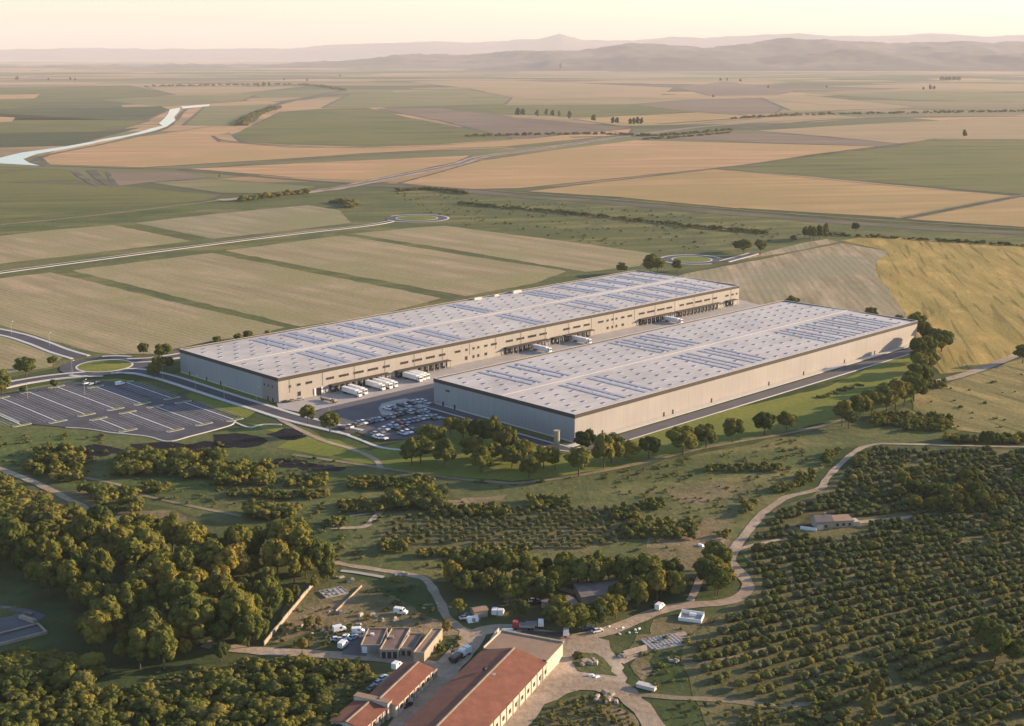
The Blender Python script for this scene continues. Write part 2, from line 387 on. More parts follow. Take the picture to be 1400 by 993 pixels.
def catmull(W, seg=6):
    out = []
    n = len(W)
    for i in range(n - 1):
        p0, p1, p2, p3 = W[max(i - 1, 0)], W[i], W[i + 1], W[min(i + 2, n - 1)]
        for k in range(seg):
            t = k / seg
            out.append(0.5 * ((2 * p1) + (p2 - p0) * t + (2 * p0 - 5 * p1 + 4 * p2 - p3) * t * t + (3 * p1 - p0 - 3 * p2 + p3) * t ** 3))
    out.append(W[-1]); return out

def line(pts, world_pts=False, seg=6, off=0.0):
    W = [Vector((p[0], p[1], 0)) for p in pts] if world_pts else [P(*p[:2]) for p in pts]
    C = catmull(W, seg) if len(W) > 2 else W
    if off:
        O = []
        for i, p in enumerate(C):
            d = (C[min(i + 1, len(C) - 1)] - C[max(i - 1, 0)]).normalized()
            O.append(p + Vector((-d.y, d.x, 0)) * off)
        C = O
    return C

def ribbon(name, pts, width, mat, L, world_pts=False, seg=6, jit=0.0, off=0.0, label=None, height=0.0, kind='structure'):
    C = line(pts, world_pts, seg, off)
    V = []; F = []; n = len(C)
    for i, p in enumerate(C):
        d = (C[min(i + 1, n - 1)] - C[max(i - 1, 0)]).normalized(); nn = Vector((-d.y, d.x, 0))
        w = width[0] + (width[1] - width[0]) * i / (n - 1) if isinstance(width, tuple) else width
        wl = w / 2 + (noise.noise(p * 0.13) * jit if jit else 0); wr = w / 2 + (noise.noise(p * 0.13 + Vector((50, 0, 0))) * jit if jit else 0)
        z = zl(L, p.y) + height
        a = p + nn * wl; b_ = p - nn * wr
        V += [(a.x, a.y, z), (b_.x, b_.y, z)]
        if height: V += [(a.x, a.y, 0), (b_.x, b_.y, 0)]
    k = 4 if height else 2
    for i in range(n - 1):
        a = i * k; b_ = (i + 1) * k
        F.append((a, a + 1, b_ + 1, b_))
        if height: F += [(a + 2, a, b_, b_ + 2), (a + 1, a + 3, b_ + 3, b_ + 1)]
    if height: F += [(0, 2, 3, 1), ((n - 1) * 4, (n - 1) * 4 + 1, (n - 1) * 4 + 3, (n - 1) * 4 + 2)]
    me = bpy.data.meshes.new(name); me.from_pydata(V, [], F); me.materials.append(mat); me.update()
    import bmesh
    if height:
        bm = bmesh.new(); bm.from_mesh(me); bmesh.ops.recalc_face_normals(bm, faces=bm.faces); bm.to_mesh(me); bm.free()
    elif me.polygons[0].normal.z < 0: me.flip_normals()
    o = link(bpy.data.objects.new(name, me)); tag(o, label, None, None, kind)
    return o

# ground
gs = MB(); g_ys = [-1500, 300, 1500, 4000, 9000, 17000, 48000]; g_xs = [-40000, -6000, -1500, 0, 1500, 6000, 40000]
gv = [(x, y, 0) for y in g_ys for x in g_xs]
gf = [(j * 7 + i, j * 7 + i + 1, (j + 1) * 7 + i + 1, (j + 1) * 7 + i) for j in range(6) for i in range(6)]
gs.add(gv, gf); tag(gs.build('ground', M['ground']), 'wide grassy plain running out to the hills', None, None, 'structure')

# hills
def ridge(tops, y0, wid, seed, mat, x0, x1, amp, label):
    nx, ny = 420, 26
    V = []; xs = np.linspace(x0, x1, nx)
    tx = [(P(px, 300).x / P(px, 300).y * y0, CAM_H + y0 * (72 - py) / FPX) for px, py in tops]
    for j in range(ny):
        t = j / (ny - 1) * 2 - 1
        for x in xs:
            h = float(np.interp(x, [a for a, _ in tx], [b for _, b in tx]))
            q = Vector((x / 1800.0, t * wid / 1800.0, seed)) if y0 < 30000 else Vector((x / 2600.0, t * wid / 2600.0, seed))
            rd = 0
            for o_ in range(5):
                rd += (0.5 - abs(noise.noise(q * (2 ** o_)))) / (1.6 ** o_)
            pr = math.cos(t * math.pi / 2) ** 0.8 if abs(t) < 1 else 0
            z = pr * (h + (rd - 0.7) * amp * (0.35 + 0.65 * abs(t)) ) - 3
            V.append((x, y0 + t * wid, max(z, -0.4) if pr > 0.02 else -0.4))
    T = []
    for j in range(ny - 1):
        for i in range(nx - 1):
            a = j * nx + i; T += [(a, a + 1, a + nx + 1), (a, a + nx + 1, a + nx)]
    o = link(bpy.data.objects.new('hills', tri_mesh('hills', V, T, [mat], smooth=True)))
    tag(o, label, None, None, 'structure')
M['hill'] = field('hill_scrub', (0.11, 0.09, 0.07), (0.17, 0.13, 0.10), 0.3, 0.0012, 0.0006, (0.10, 0.085, 0.065), fine=0.004)
ridge([(-900, 68), (0, 69.5), (100, 66), (200, 67), (280, 67.5), (400, 66.5), (440, 63), (520, 60), (600, 58), (640, 59), (700, 56), (735, 54), (762, 47), (795, 56), (860, 56), (910, 51), (950, 53), (1000, 50), (1080, 47), (1150, 51), (1200, 49), (1260, 47), (1320, 50), (1400, 49), (2300, 50)],
      42000, 3400, 3.1, M['hill'], -24000, 24000, 230, 'long far ridge of low hazy hills on the skyline')
ridge([(-900, 90), (380, 90), (560, 76), (700, 71), (800, 66), (900, 59), (990, 62), (1060, 55), (1200, 59), (1300, 54), (1400, 57), (2300, 55)],
      20500, 2300, 8.7, M['hill'], -12000, 12500, 260, 'middle hazy ridge of hills below the skyline')
ridge([(-900, 100), (620, 99), (760, 82), (900, 74), (1010, 78), (1150, 68), (1230, 74), (1400, 70), (2300, 68)],
      17000, 1700, 15.2, M['hill'], -9000, 11000, 210, 'nearest low spurs of the hazy hills')

# distant fields (photo pixels)
FIELDS = [
 ('orange', 3, [(55, 216), (90, 200), (150, 190), (200, 186), (290, 173), (330, 171), (320, 180), (290, 186), (300, 194), (400, 202), (500, 202), (700, 191), (865, 176), (860, 184), (700, 200), (500, 210), (385, 218), (200, 229), (65, 225)]),
 ('orange', 3, [(255, 231), (400, 224), (645, 213), (625, 222), (500, 248), (400, 243)]),
 ('orange', 3, [(545, 251), (600, 236), (655, 220), (740, 208), (870, 192), (1030, 196), (1222, 201), (980, 230), (710, 258), (640, 259)]),
 ('wheat', 3, [(718, 262), (970, 231), (1100, 241), (1385, 268), (1228, 298), (1010, 285), (850, 270)]),
 ('wheat', 3, [(1240, 300), (1396, 269), (1520, 277), (1520, 318), (1400, 311)]),
 ('green', 3, [(982, 231), (1100, 213), (1270, 192), (1400, 192), (1540, 196), (1540, 275), (1400, 266), (1150, 245)]),
 ('brown', 3, [(895, 189), (1000, 180), (1110, 186), (1240, 198), (1226, 201), (1030, 195)]),
 ('tan', 3, [(1030, 179), (1180, 170), (1350, 162), (1540, 163), (1540, 193), (1400, 191), (1270, 191), (1242, 198), (1130, 187)]),
 ('brown', 3, [(515, 149), (600, 148), (700, 160), (865, 175), (720, 190), (690, 187), (600, 165)]),
 ('green', 4, [(318, 184), (345, 172), (385, 153), (440, 149), (500, 148), (560, 162), (690, 186), (700, 190), (600, 198), (500, 201), (400, 198), (330, 194)]),
 ('olive', 3, [(250, 172), (280, 146), (370, 143), (345, 168), (315, 172)]),
 ('green', 3, [(600, 148), (690, 144), (860, 143), (950, 154), (880, 158), (790, 161), (700, 156)]),
 ('wheat', 3, [(783, 163), (930, 154), (1010, 157), (1040, 162), (930, 171), (850, 173)]),
 ('brown', 3, [(862, 143), (940, 137), (1040, 134), (1070, 148), (1060, 155), (1000, 157), (930, 151)]),
 ('brown', 3, [(925, 120), (990, 112), (1090, 125), (1060, 130), (970, 131)]),
 ('tan', 3, [(1040, 134), (1100, 130), (1250, 146), (1200, 152), (1080, 151)]),
 ('green', 3, [(-150, 228), (0, 228), (95, 233), (110, 247), (0, 250), (-150, 252)]),
 ('green', 3, [(-150, 252), (0, 250), (160, 254), (300, 267), (280, 274), (150, 287), (0, 300), (-150, 310)]),
 ('olive', 3, [(205, 250), (280, 245), (435, 255), (400, 265), (300, 264)]),
 ('brown', 3, [(145, 235), (250, 236), (285, 243), (200, 250), (160, 255)]),
 ('dkgreen', 3, [(-150, 152), (0, 150), (220, 146), (232, 150), (200, 165), (-150, 165)]),
 ('green', 3, [(-150, 155), (0, 155), (130, 163), (205, 165), (155, 180), (0, 183), (-150, 186)]),
 ('dkgreen', 3, [(-150, 186), (0, 182), (130, 180), (190, 175), (100, 199), (0, 202), (-150, 204)]),
 ('orange', 4, [(-150, 130), (0, 130), (55, 129), (47, 135), (0, 136), (-150, 137)]),
 ('orange', 4, [(-150, 161), (0, 160), (20, 161), (17, 167), (-150, 170)]),
 ('green', 3, [(-150, 120), (0, 120), (175, 117), (240, 130), (120, 138), (0, 150), (-150, 152)]),
 ('olive', 3, [(130, 136), (240, 131), (350, 130), (330, 139), (215, 146)]),
 ('tan', 3, [(200, 120), (420, 118), (330, 128), (240, 130)]),
 ('olive', 3, [(480, 128), (640, 122), (700, 134), (690, 143), (520, 147), (440, 148)]),
 ('tan', 3, [(560, 112), (700, 110), (920, 120), (900, 133), (720, 136), (640, 121)]),
 ('olive', 3, [(1100, 128), (1250, 125), (1540, 130), (1540, 141), (1380, 140), (1250, 137)]),
 ('tan', 3, [(1120, 118), (1300, 114), (1540, 117), (1540, 128), (1300, 124)]),
]
FL = {'orange': 'pale orange ripe grain field', 'wheat': 'golden wheat field', 'green': 'green crop field', 'brown': 'brown ploughed field', 'tan': 'tan stubble field',
      'olive': 'olive green pasture', 'dkgreen': 'dark green field', 'pale': 'pale stubble field', 'pale2': 'pale green field', 'diag': 'striped ploughed field', 'gold': 'rough golden field', 'gold2': 'dry golden slope'}
for k, L, pts in FIELDS:
    sheet('field', pts, M[k], L, jit=4, step=90, label=FL[k] + ' out on the plain')
    d_ = sum(P(*q).y for q in pts) / len(pts)
    rm_ = random.Random(len(pts) + pts[0][0])
    for a, b_ in zip(pts, pts[1:] + pts[:1]):
        if rm_.random() < .8 and (P(*a) - P(*b_)).length > 60: ribbon('field_margin', [a, b_], 3.5 + d_ * .0016, M['bank'], L + 1, jit=2.5, label='dark grassy margin of a far field') if (P(*a) - P(*b_)).length < 60 else ribbon('field_margin', [a, ((a[0] + b_[0]) / 2, (a[1] + b_[1]) / 2), b_], 3.5 + d_ * .0016, M['bank'], L + 1, jit=2.5, label='dark grassy margin of a far field')
# near fields
NEAR = [
 ('pale', [(0, 381), (68, 373), (110, 382), (240, 414), (389, 448), (357, 457), (286, 467), (214, 484), (157, 485), (110, 478), (60, 462), (0, 445), (-120, 416), (-120, 395)]),
 ('pale', [(98, 370), (200, 357), (289, 346), (440, 376), (604, 408), (520, 430), (411, 447), (250, 408)]),
 ('pale', [(307, 343), (400, 331), (468, 322), (620, 347), (775, 371), (730, 388), (636, 405), (450, 371)]),
 ('pale', [(482, 320), (560, 312), (607, 309), (740, 326), (893, 347), (875, 364), (800, 372), (640, 345)]),
 ('pale', [(0, 323), (80, 314), (154, 308), (262, 330), (130, 346), (0, 361), (-130, 376), (-130, 340)]),
 ('pale2', [(184, 305), (300, 292), (421, 281), (464, 288), (480, 305), (380, 317), (291, 327)]),
 ('pale', [(-140, 430), (0, 459), (60, 474), (86, 488), (70, 503), (0, 512), (-140, 530)]),
 ('diag', [(934, 375), (1050, 353), (1150, 333), (1216, 344), (1200, 358), (1197, 370), (1215, 398), (1242, 436), (1130, 440), (1000, 420), (900, 390)]),
 ('diag', [(1002, 357), (1090, 334), (1130, 327), (1147, 331), (1080, 345)]),
 ('gold', [(1150, 329), (1190, 323), (1400, 338), (1560, 345), (1560, 440), (1400, 484), (1340, 505), (1290, 512), (1250, 480), (1242, 436), (1215, 398), (1197, 370), (1200, 358), (1216, 344)]),
 ('gold2', [(1245, 540), (1320, 517), (1400, 490), (1560, 440), (1560, 620), (1400, 600), (1310, 588), (1250, 562)]),
]
for k, pts in NEAR:
    sheet('field', pts, M[k], 3, jit=1.5, step=12, label=FL[k] + ' bordered by grass verges')
sheet('rough_ground', [(-200, 300), (0, 304), (200, 285), (420, 266), (520, 256), (700, 266), (950, 284), (1150, 302), (1400, 318), (1600, 330), (1600, 345), (1200, 345), (1150, 334), (940, 372), (870, 372), (380, 460), (240, 470), (-200, 560)], M['scrub'], 1, jit=3, step=30, label='rough olive grass between the pale fields')
sheet('verge', [(0, 300), (140, 288), (290, 273), (400, 264), (440, 268), (200, 296), (60, 312), (-120, 330), (-120, 318)], M['meadow'], 2, jit=3, step=20, label='green grass strip below the green field')
# meadow and orchard floor patches in front
sheet('meadow', [(-80, 560), (30, 582), (210, 600), (330, 585), (400, 580), (520, 640), (480, 700), (460, 770), (330, 720), (200, 690), (60, 660), (-80, 640)], M['meadow'], 1, jit=5, step=12, label='dark green meadow below the car park')
sheet('meadow', [(520, 640), (700, 662), (860, 642), (1100, 590), (1240, 560), (1310, 590), (1240, 606), (1160, 612), (1090, 660), (1020, 720), (985, 800), (600, 800), (460, 775), (480, 700)], M['scrub'], 1, jit=5, step=12, label='rough olive meadow below the long lawn')
sheet('orchard_floor', [(1150, 650), (1175, 618), (1300, 614), (1500, 618), (1620, 1080), (1000, 1080), (930, 905), (940, 870), (1005, 822), (1028, 780), (1010, 752), (1060, 697), (1110, 678)], M['shade'], 2, jit=2, step=10, label='grassy floor of the orchard')
sheet('orchard_floor', [(515, 745), (540, 702), (700, 690), (880, 690), (880, 730), (800, 755), (640, 762)], M['shade'], 2, jit=3, step=8, label='grassy floor of the small orchard')
for pts, lb in [([(165, 700), (240, 697), (260, 712), (200, 722), (150, 712)], 'dry orange soil beside the forest'), ([(560, 690), (640, 680), (690, 678), (670, 688), (600, 700)], 'dry soil streak in the meadow'),
            ([(920, 665), (1030, 655), (1040, 668), (960, 690), (915, 690)], 'dry grass patch in the meadow'), ([(890, 735), (1000, 700), (980, 780), (930, 785), (860, 775)], 'dry grass behind the tree belt'),
            ([(0, 668), (120, 672), (160, 720), (60, 740), (0, 735)], 'dry grass among the shrubs'), ([(400, 800), (500, 795), (620, 860), (640, 868), (560, 865), (470, 858), (370, 880)], 'dry yard beside the flat roofed workshop'),
            ([(850, 885), (900, 850), (990, 838), (985, 850), (910, 880), (880, 930), (860, 910)], 'bare soil by the road fork'), ([(1010, 400), (1080, 408), (1080, 420), (1010, 425)], 'bare soil behind the warehouses'),
            ([(760, 965), (790, 948), (835, 953), (865, 972), (885, 1010), (700, 1010)], 'dry yellow grass mound at the bottom edge'), ([(1090, 722), (1100, 700), (1150, 696), (1172, 706), (1160, 714), (1110, 726)], 'sandy yard around the farmhouse')]:
    sheet('ground_patch', pts, M['dry'], 2, jit=3, step=5, label=lb)
for x, y, w, h, lb in [(322, 603, 36, 12, 'largest'), (395, 594, 25, 7, 'small round'), (396, 634, 33, 7, 'speckled'), (440, 640, 29, 6, 'long speckled'), (128, 618, 36, 8, 'western'), (215, 611, 45, 6, 'narrow'), (280, 612, 30, 7, 'ragged')]:
    pts = [(x + w * math.cos(a) * (1 + .25 * math.sin(3 * a + x)), y + h * math.sin(a) * (1 + .2 * math.cos(2 * a + y))) for a in [i * math.pi / 12 for i in range(24)]]
    sheet('soil_patch', pts, M['soil'], 3, jit=1.2, step=3, label=lb + ' patch of bare black soil in the meadow')

# river
sheet('river', [(-60, 222), (0, 216), (30, 209), (85, 201.5), (88, 204.5), (50, 211), (32, 218), (40, 223), (55, 227), (0, 224), (-60, 228)], M['water'], 6, label='pale river bend')
sheet('river', [(129, 193.5), (150, 189), (172, 185.5), (190, 181), (208, 175.5), (222, 172.5), (217, 169), (224, 163), (229, 157), (232, 150), (247, 147.5), (244, 154), (238, 160), (240, 165), (228, 173.5), (212, 179), (195, 183), (176, 187), (152, 192), (131, 195.4)], M['water'], 6, label='pale winding river')
sheet('river', [(247, 146), (287, 143), (286, 145.5), (250, 149)], M['water'], 6, label='far reach of the river')
sheet('river', [(85, 201.5), (129, 193.5), (131, 196), (88, 204.5)], M['water'], 5, label='river between its bends')
ribbon('embankment', [(52, 228), (40, 220), (60, 212), (100, 204), (150, 194), (215, 178), (235, 165), (250, 150), (262, 148)], 14, M['bank'], 4, jit=5, off=-10, label='dark river bank')

# dark strips: rail and drain lines, hedgelines and tracks far out
def strips(L):
    for pts, w, k, lb in L: ribbon('embankment' if k == 'bank' else 'track', pts, w, M[k], 5, jit=w * .25, label=lb)
strips([
 ([(500, 253), (620, 260), (700, 268), (850, 279), (1000, 292), (1200, 308), (1400, 320), (1560, 330)], 34, 'bank', 'dark embankment crossing the plain'),
 ([(505, 250), (620, 257), (700, 263), (850, 274), (1000, 286.5), (1200, 301), (1400, 313)], 5, 'track', 'farm track above the dark embankment'),
 ([(65, 227), (200, 231), (290, 229), (440, 216), (600, 207), (700, 202), (860, 187)], 9, 'bank', 'dark ditch beside the orange field'),
 ([(245, 232), (380, 244), (480, 251), (530, 250)], 16, 'bank', 'dark ditch below the orange field'),
 ([(290, 186), (310, 193), (400, 200), (500, 202.5), (600, 199), (700, 191)], 9, 'bank', 'dark edge of the round green field'),
 ([(100, 234), (118, 246), (135, 255)], 10, 'bank', 'dark channel beside the green field'), ([(125, 233), (140, 247), (160, 256)], 16, 'bank', 'second dark channel beside the green field'),
 ([(330, 172), (360, 150), (400, 138), (470, 124)], 40, 'bank', 'scrubby wooded valley by the river'),
 ([(380, 140), (460, 130), (500, 128)], 60, 'bank', 'dark scrub beyond the river'),
 ([(-60, 313), (100, 298), (230, 283), (350, 268), (420, 262)], 7, 'track', 'sandy track below the green field'),
 ([(640, 157), (800, 175), (880, 187)], 7, 'bank', 'ditch by the ploughed field'),
 ([(1225, 299), (1300, 284), (1390, 268), (1500, 258)], 8, 'track', 'track between the two wheat fields'),
 ([(718, 261), (850, 246), (980, 231), (1150, 209), (1280, 190)], 7, 'bank', 'ditch above the golden wheat field'),
 ([(980, 231), (1100, 243), (1250, 257), (1400, 268)], 6, 'bank', 'ditch below the green field'),
 ([(780, 188), (900, 185), (1000, 177), (1140, 164), (1300, 160), (1500, 160)], 30, 'bank', 'scrub beside the main road'),
 ([(900, 170), (1000, 163), (1180, 150), (1350, 152), (1500, 158)], 30, 'bank', 'dark scrub beyond the main road'),
 ([(860, 136), (1000, 133), (1120, 143), (1250, 148), (1400, 152)], 12, 'bank', 'far dark hedge line on the right'),
 ([(0, 112), (200, 110), (420, 112), (700, 108)], 40, 'bank', 'thin dark field edge far away'),
 ([(640, 104), (900, 102), (1100, 105), (1400, 104)], 40, 'bank', 'thin dark field edge near the hills'),
 ([(200, 102), (500, 99), (700, 101)], 60, 'bank', 'thin dark line before the hills'),
])
# main road across the plain
ribbon('road', [(300, 274), (380, 268), (450, 259.5), (500, 250), (560, 238), (625, 225), (660, 214.5), (740, 204), (800, 195), (865, 185.5), (980, 172), (1140, 162), (1300, 158), (1500, 156)], 26, M['dirt'], 6, jit=6, label='main road shoulder of pale gravel')
ribbon('road', [(440, 260.5), (500, 250), (560, 238), (625, 225), (660, 214.5), (740, 204), (800, 195), (865, 185.5), (980, 172), (1140, 162), (1300, 158), (1500, 156)], 9, M['asphalt2'], 7, label='main road running away across the plain')

# building frame: x along the long walls (away to the right), y back to the left; origin at the near corner of the dock warehouse
TH = R(44.5); OA = P(380, 517, 15.5); OA.z = 0
OB = P(786, 567, 15.5); OB.z = 0
HB = 15.5
def LA(x, y, z=0.0): return Vector((OA.x + x * math.cos(TH) - y * math.sin(TH), OA.y + x * math.sin(TH) + y * math.cos(TH), z))
def LB(x, y, z=0.0): return Vector((OB.x + x * math.cos(TH) - y * math.sin(TH), OB.y + x * math.sin(TH) + y * math.cos(TH), z))
def inv(o, p): dx, dy = p.x - o.x, p.y - o.y; return (dx * math.cos(TH) + dy * math.sin(TH), -dx * math.sin(TH) + dy * math.cos(TH))
def wpts(fn, L): return [tuple(fn(*p))[:2] for p in L]

# lawn, verges by the warehouses
sheet('lawn', [(500, 618), (560, 600), (640, 585), (785, 612), (800, 612), (1000, 560), (1130, 530), (1246, 478), (1262, 500), (1250, 545), (1200, 565), (1150, 573), (1060, 594), (930, 619), (850, 638), (760, 653), (700, 658), (600, 650), (520, 640)], M['lawn'], 3, jit=1, step=8, label='long green lawn below the beige warehouse')
sheet('lawn', [(330, 577), (420, 590), (520, 622), (515, 636), (430, 622), (380, 612), (400, 600)], M['lawn'], 2, jit=1.5, step=8, label='green lawn below the access road')
sheet('lawn', wpts(LA, [(-9, 108), (0, 108), (0, 3), (-9, 3)]), M['lawn'], 4, world_pts=True, label='grass strip at the foot of the shaded wall')
sheet('lawn', wpts(LA, [(-31, 52), (-23, 58), (-20, -6), (-32, -14), (-33, 20)]), M['lawn'], 4, world_pts=True, label='grass wedge beside the access road')
sheet('lawn', wpts(LA, [(-36, 108), (-24, 98), (-24, 60), (-31, 58), (-36, 62)]), M['meadow'], 4, world_pts=True, label='grass verge beside the car park')
sheet('verge', [(-60, 548), (0, 538), (90, 522), (160, 518), (180, 521), (90, 527), (0, 547), (-60, 556)], M['lawn'], 4, label='grass edge above the car park')
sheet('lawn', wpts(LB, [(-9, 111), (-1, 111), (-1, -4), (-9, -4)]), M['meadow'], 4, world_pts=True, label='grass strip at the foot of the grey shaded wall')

# car park (empty)
sheet('car_park', [(-40, 545), (0, 540), (50, 531.5), (91, 522.5), (130, 521), (178, 523), (236, 541), (262, 549), (322, 574), (318, 580), (300, 586), (262, 596), (230, 604), (200, 597), (150, 592), (100, 585.5), (50, 581), (26, 578), (0, 566), (-40, 548)], M['asphalt'], 5, jit=0.4, step=8, label='big empty asphalt car park')
med = [(-110.5, 55, 125), (-92.5, 57, 127.5), (-74.5, 57, 127.5), (-57.4, 57, 110.5), (-38.5, 56, 108), (-91.6, 11.5, 41.5), (-73.0, -6, 42.5), (-55.3, -6.5, 43), (-38.3, -11, 40.5), (-128, 62, 120)]
mk_ = MB(); mk2 = MB()
for x, y0, y1 in med:
    Z = zl(6, 750)
    def q(mb, xa, xb, ya, yb):
        vs = [LA(xa, ya, Z), LA(xb, ya, Z), LA(xb, yb, Z), LA(xa, yb, Z)]; mb.add(vs, [(0, 1, 2, 3)])
    q(mk_, x - .3, x + .3, y0, y1)
    for s in (-1, 1):
        q(mk2, x + s * 5.2 - .12, x + s * 5.2 + .12, y0 + 2, y1 - 1); q(mk2, x + s * 7.4 - .08, x + s * 7.4 + .08, y0 + 3, y1 - 2); q(mk2, x + s * 2.7 - .08, x + s * 2.7 + .08, y0 + 2, y1 - 1)
        yy = y0 + 2
        while yy < y1 - 1:
            a, b_ = sorted((x + s * .5, x + s * 5.2)); q(mk2, a, b_, yy - .07, yy + .07); yy += 2.6
tag(mk_.build('road_marking', M['paint']), 'bold white lines dividing the car park rows', None, None, 'structure')
tag(mk2.build('road_marking', M['paint2']), 'thin bay lines of the car park', None, None, 'structure')
# kerbed islands at the ends of rows
k = 0
for x, y0, y1 in med:
    for ye, sg in ((y0, -1), (y1, 1)):
        b_ = MB(); mm = Matrix.Translation(LA(x, ye + sg * 1.6)) @ Matrix.Rotation(TH, 4, 'Z')
        prof = [(-5.2, -.9), (-4.6, -1.5), (4.6, -1.5), (5.2, -.9), (5.2, .9), (4.6, 1.5), (-4.6, 1.5), (-5.2, .9)]
        z0 = zl(5, 700) - .02
        vs = [mm @ Vector((a, c, z0)) for a, c in prof] + [mm @ Vector((a, c, z0 + .16)) for a, c in prof]
        b_.add(vs, [tuple(range(8, 16))] + [(i, (i + 1) % 8, 8 + (i + 1) % 8, 8 + i) for i in range(8)], 0)
        vs = [mm @ Vector((a * .9, c * .72, z0 + .19)) for a, c in prof]; b_.add(vs, [tuple(range(8))], 1)
        tag(b_.build('kerb_island', [M['kerb'], M['lawn']]), 'narrow kerbed grass island closing a parking row', None, None, 'structure')
ribbon('kerb', [(0, 566), (26, 578)], .8, M['kerb'], 5, height=.12, label='kerb at the corner of the car park')
ribbon('kerb', [(150, 592), (200, 597), (230, 604), (262, 596.5), (300, 586.5), (318, 580.5), (322, 574)], .9, M['kerb'], 5, height=.12, label='kerb along the bottom of the car park')
ribbon('kerb', [(90, 585), (120, 587), (150, 592)], .8, M['kerb'], 5, height=.12, label='short kerb at the car park edge')
ribbon('kerb', [(322, 578), (335, 583.5), (345, 584.5), (360, 581), (385, 581)], 1.2, M['kerb'], 5, height=.12, label='curved pale kerb below the grass wedge')

# roundabouts
def disc(name, c, r0, r1, mat, L, hgt=0.0, label=None, a0=0, a1=360, dome=0.0):
    n = 64; mb = MB(); z = zl(L, c.y) + hgt
    V = []; F = []
    for i in range(n + 1):
        a = R(a0 + (a1 - a0) * i / n); ca, sa = math.cos(a), math.sin(a)
        V += [(c.x + r0 * ca, c.y + r0 * sa, z + (dome if r0 == 0 else 0)), (c.x + r1 * ca, c.y + r1 * sa, z)]
        if hgt: V += [(c.x + r0 * ca, c.y + r0 * sa, z - hgt - .05), (c.x + r1 * ca, c.y + r1 * sa, z - hgt - .05)]
    k_ = 4 if hgt else 2
    for i in range(n):
        a, b_ = i * k_, (i + 1) * k_
        F.append((a, a + 1, b_ + 1, b_))
        if hgt: F += [(a + 1, a + 3, b_ + 3, b_ + 1), (a + 2, a, b_, b_ + 2)]
    mb.add(V, F)
    me = bpy.data.meshes.new(name); me.from_pydata(V, [], F); me.materials.append(mat); me.update()
    return tag(link(bpy.data.objects.new(name, me)), label, None, None, 'structure')
def roundabout(px, py, ro, ri, nm, arcs):
    c = P(px, py); c.z = 0
    disc('road', c, 0, ro, M['asphalt'], 8, label='asphalt ring of the ' + nm + ' roundabout')
    disc('kerb', c, ri, ri + 1.3, M['kerb'], 8, .14, label='pale kerb around the green island of the ' + nm + ' roundabout')
    disc('roundabout_island', c, 0, ri + .1, M['lawn'], 8, .10, label='round green island of the ' + nm + ' roundabout', dome=.6)
    for a0, a1 in arcs: disc('kerb', c, ro, ro + 2.4, M['kerb'], 7, .12, label='outer kerb of the ' + nm + ' roundabout', a0=a0, a1=a1)
roundabout(143, 501, 28, 17, 'nearest', [(70, 110), (240, 285)])
roundabout(570, 299, 38, 25, 'far', [(-150, 150)])
roundabout(946, 355.5, 30, 19, 'right hand', [(20, 160), (200, 300)])
# asphalt roads with raised kerb walks
def street(pts, w, kw, label, sides=(1, 1), kmat='kerb', wp=False, L=7):
    ribbon('road', pts, w, M['asphalt'], L, world_pts=wp, seg=8, label=label)
    for s, on in zip((1, -1), sides):
        if on: ribbon('kerb', pts, kw, M[kmat], L, world_pts=wp, seg=8, off=s * (w / 2 + kw / 2), height=.12, label='pale kerb and walk of the ' + label)
street([(-160, 396), (0, 373), (130, 355.5), (268, 337), (390, 321.5), (500, 309), (535, 303)], 8, 1.1, 'straight access road between the pale fields')
street([(-140, 428), (0, 454.5), (46, 467), (80, 480), (110, 489)], 10, 2.5, 'road coming in from the left')
street([(118, 512), (71, 516.5), (29, 523), (0, 529), (-80, 545)], 9, 3.0, 'road leaving past the car park')
street([(172, 494), (200, 493), (225, 490), (262, 484)], 9, 2.5, 'road passing behind the dock warehouse')
street([(165, 507), (190, 508.5)], 9, 2.5, 'link beside the roundabout', (0, 1))
s_pts = wpts(LA, [(-30, 142), (-19, 132), (-14.8, 112), (-13.5, 90), (-13.5, 40), (-13, 0), (-12.5, -30), (-9, -60), (-6, -80)])
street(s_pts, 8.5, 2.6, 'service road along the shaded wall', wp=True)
street([(990, 358), (1020, 350), (1030, 347)], 8, 2, 'short road stub at the right hand roundabout')
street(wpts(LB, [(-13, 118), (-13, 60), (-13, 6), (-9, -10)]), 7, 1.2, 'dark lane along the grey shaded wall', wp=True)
ribbon('pavement', wpts(LB, [(-9, -2.6), (100, -2.6), (361, -2.6)]), 3.6, M['kerb'], 5, world_pts=True, height=.12, label='bright pavement at the foot of the long lit wall')
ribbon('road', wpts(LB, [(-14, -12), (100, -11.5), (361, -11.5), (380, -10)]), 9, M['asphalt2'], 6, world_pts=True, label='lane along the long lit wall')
ribbon('kerb', wpts(LB, [(-6, -16.8), (100, -16.5), (361, -16.5)]), .8, M['kerb'], 5, world_pts=True, height=.1, label='kerb between lane and long lawn')
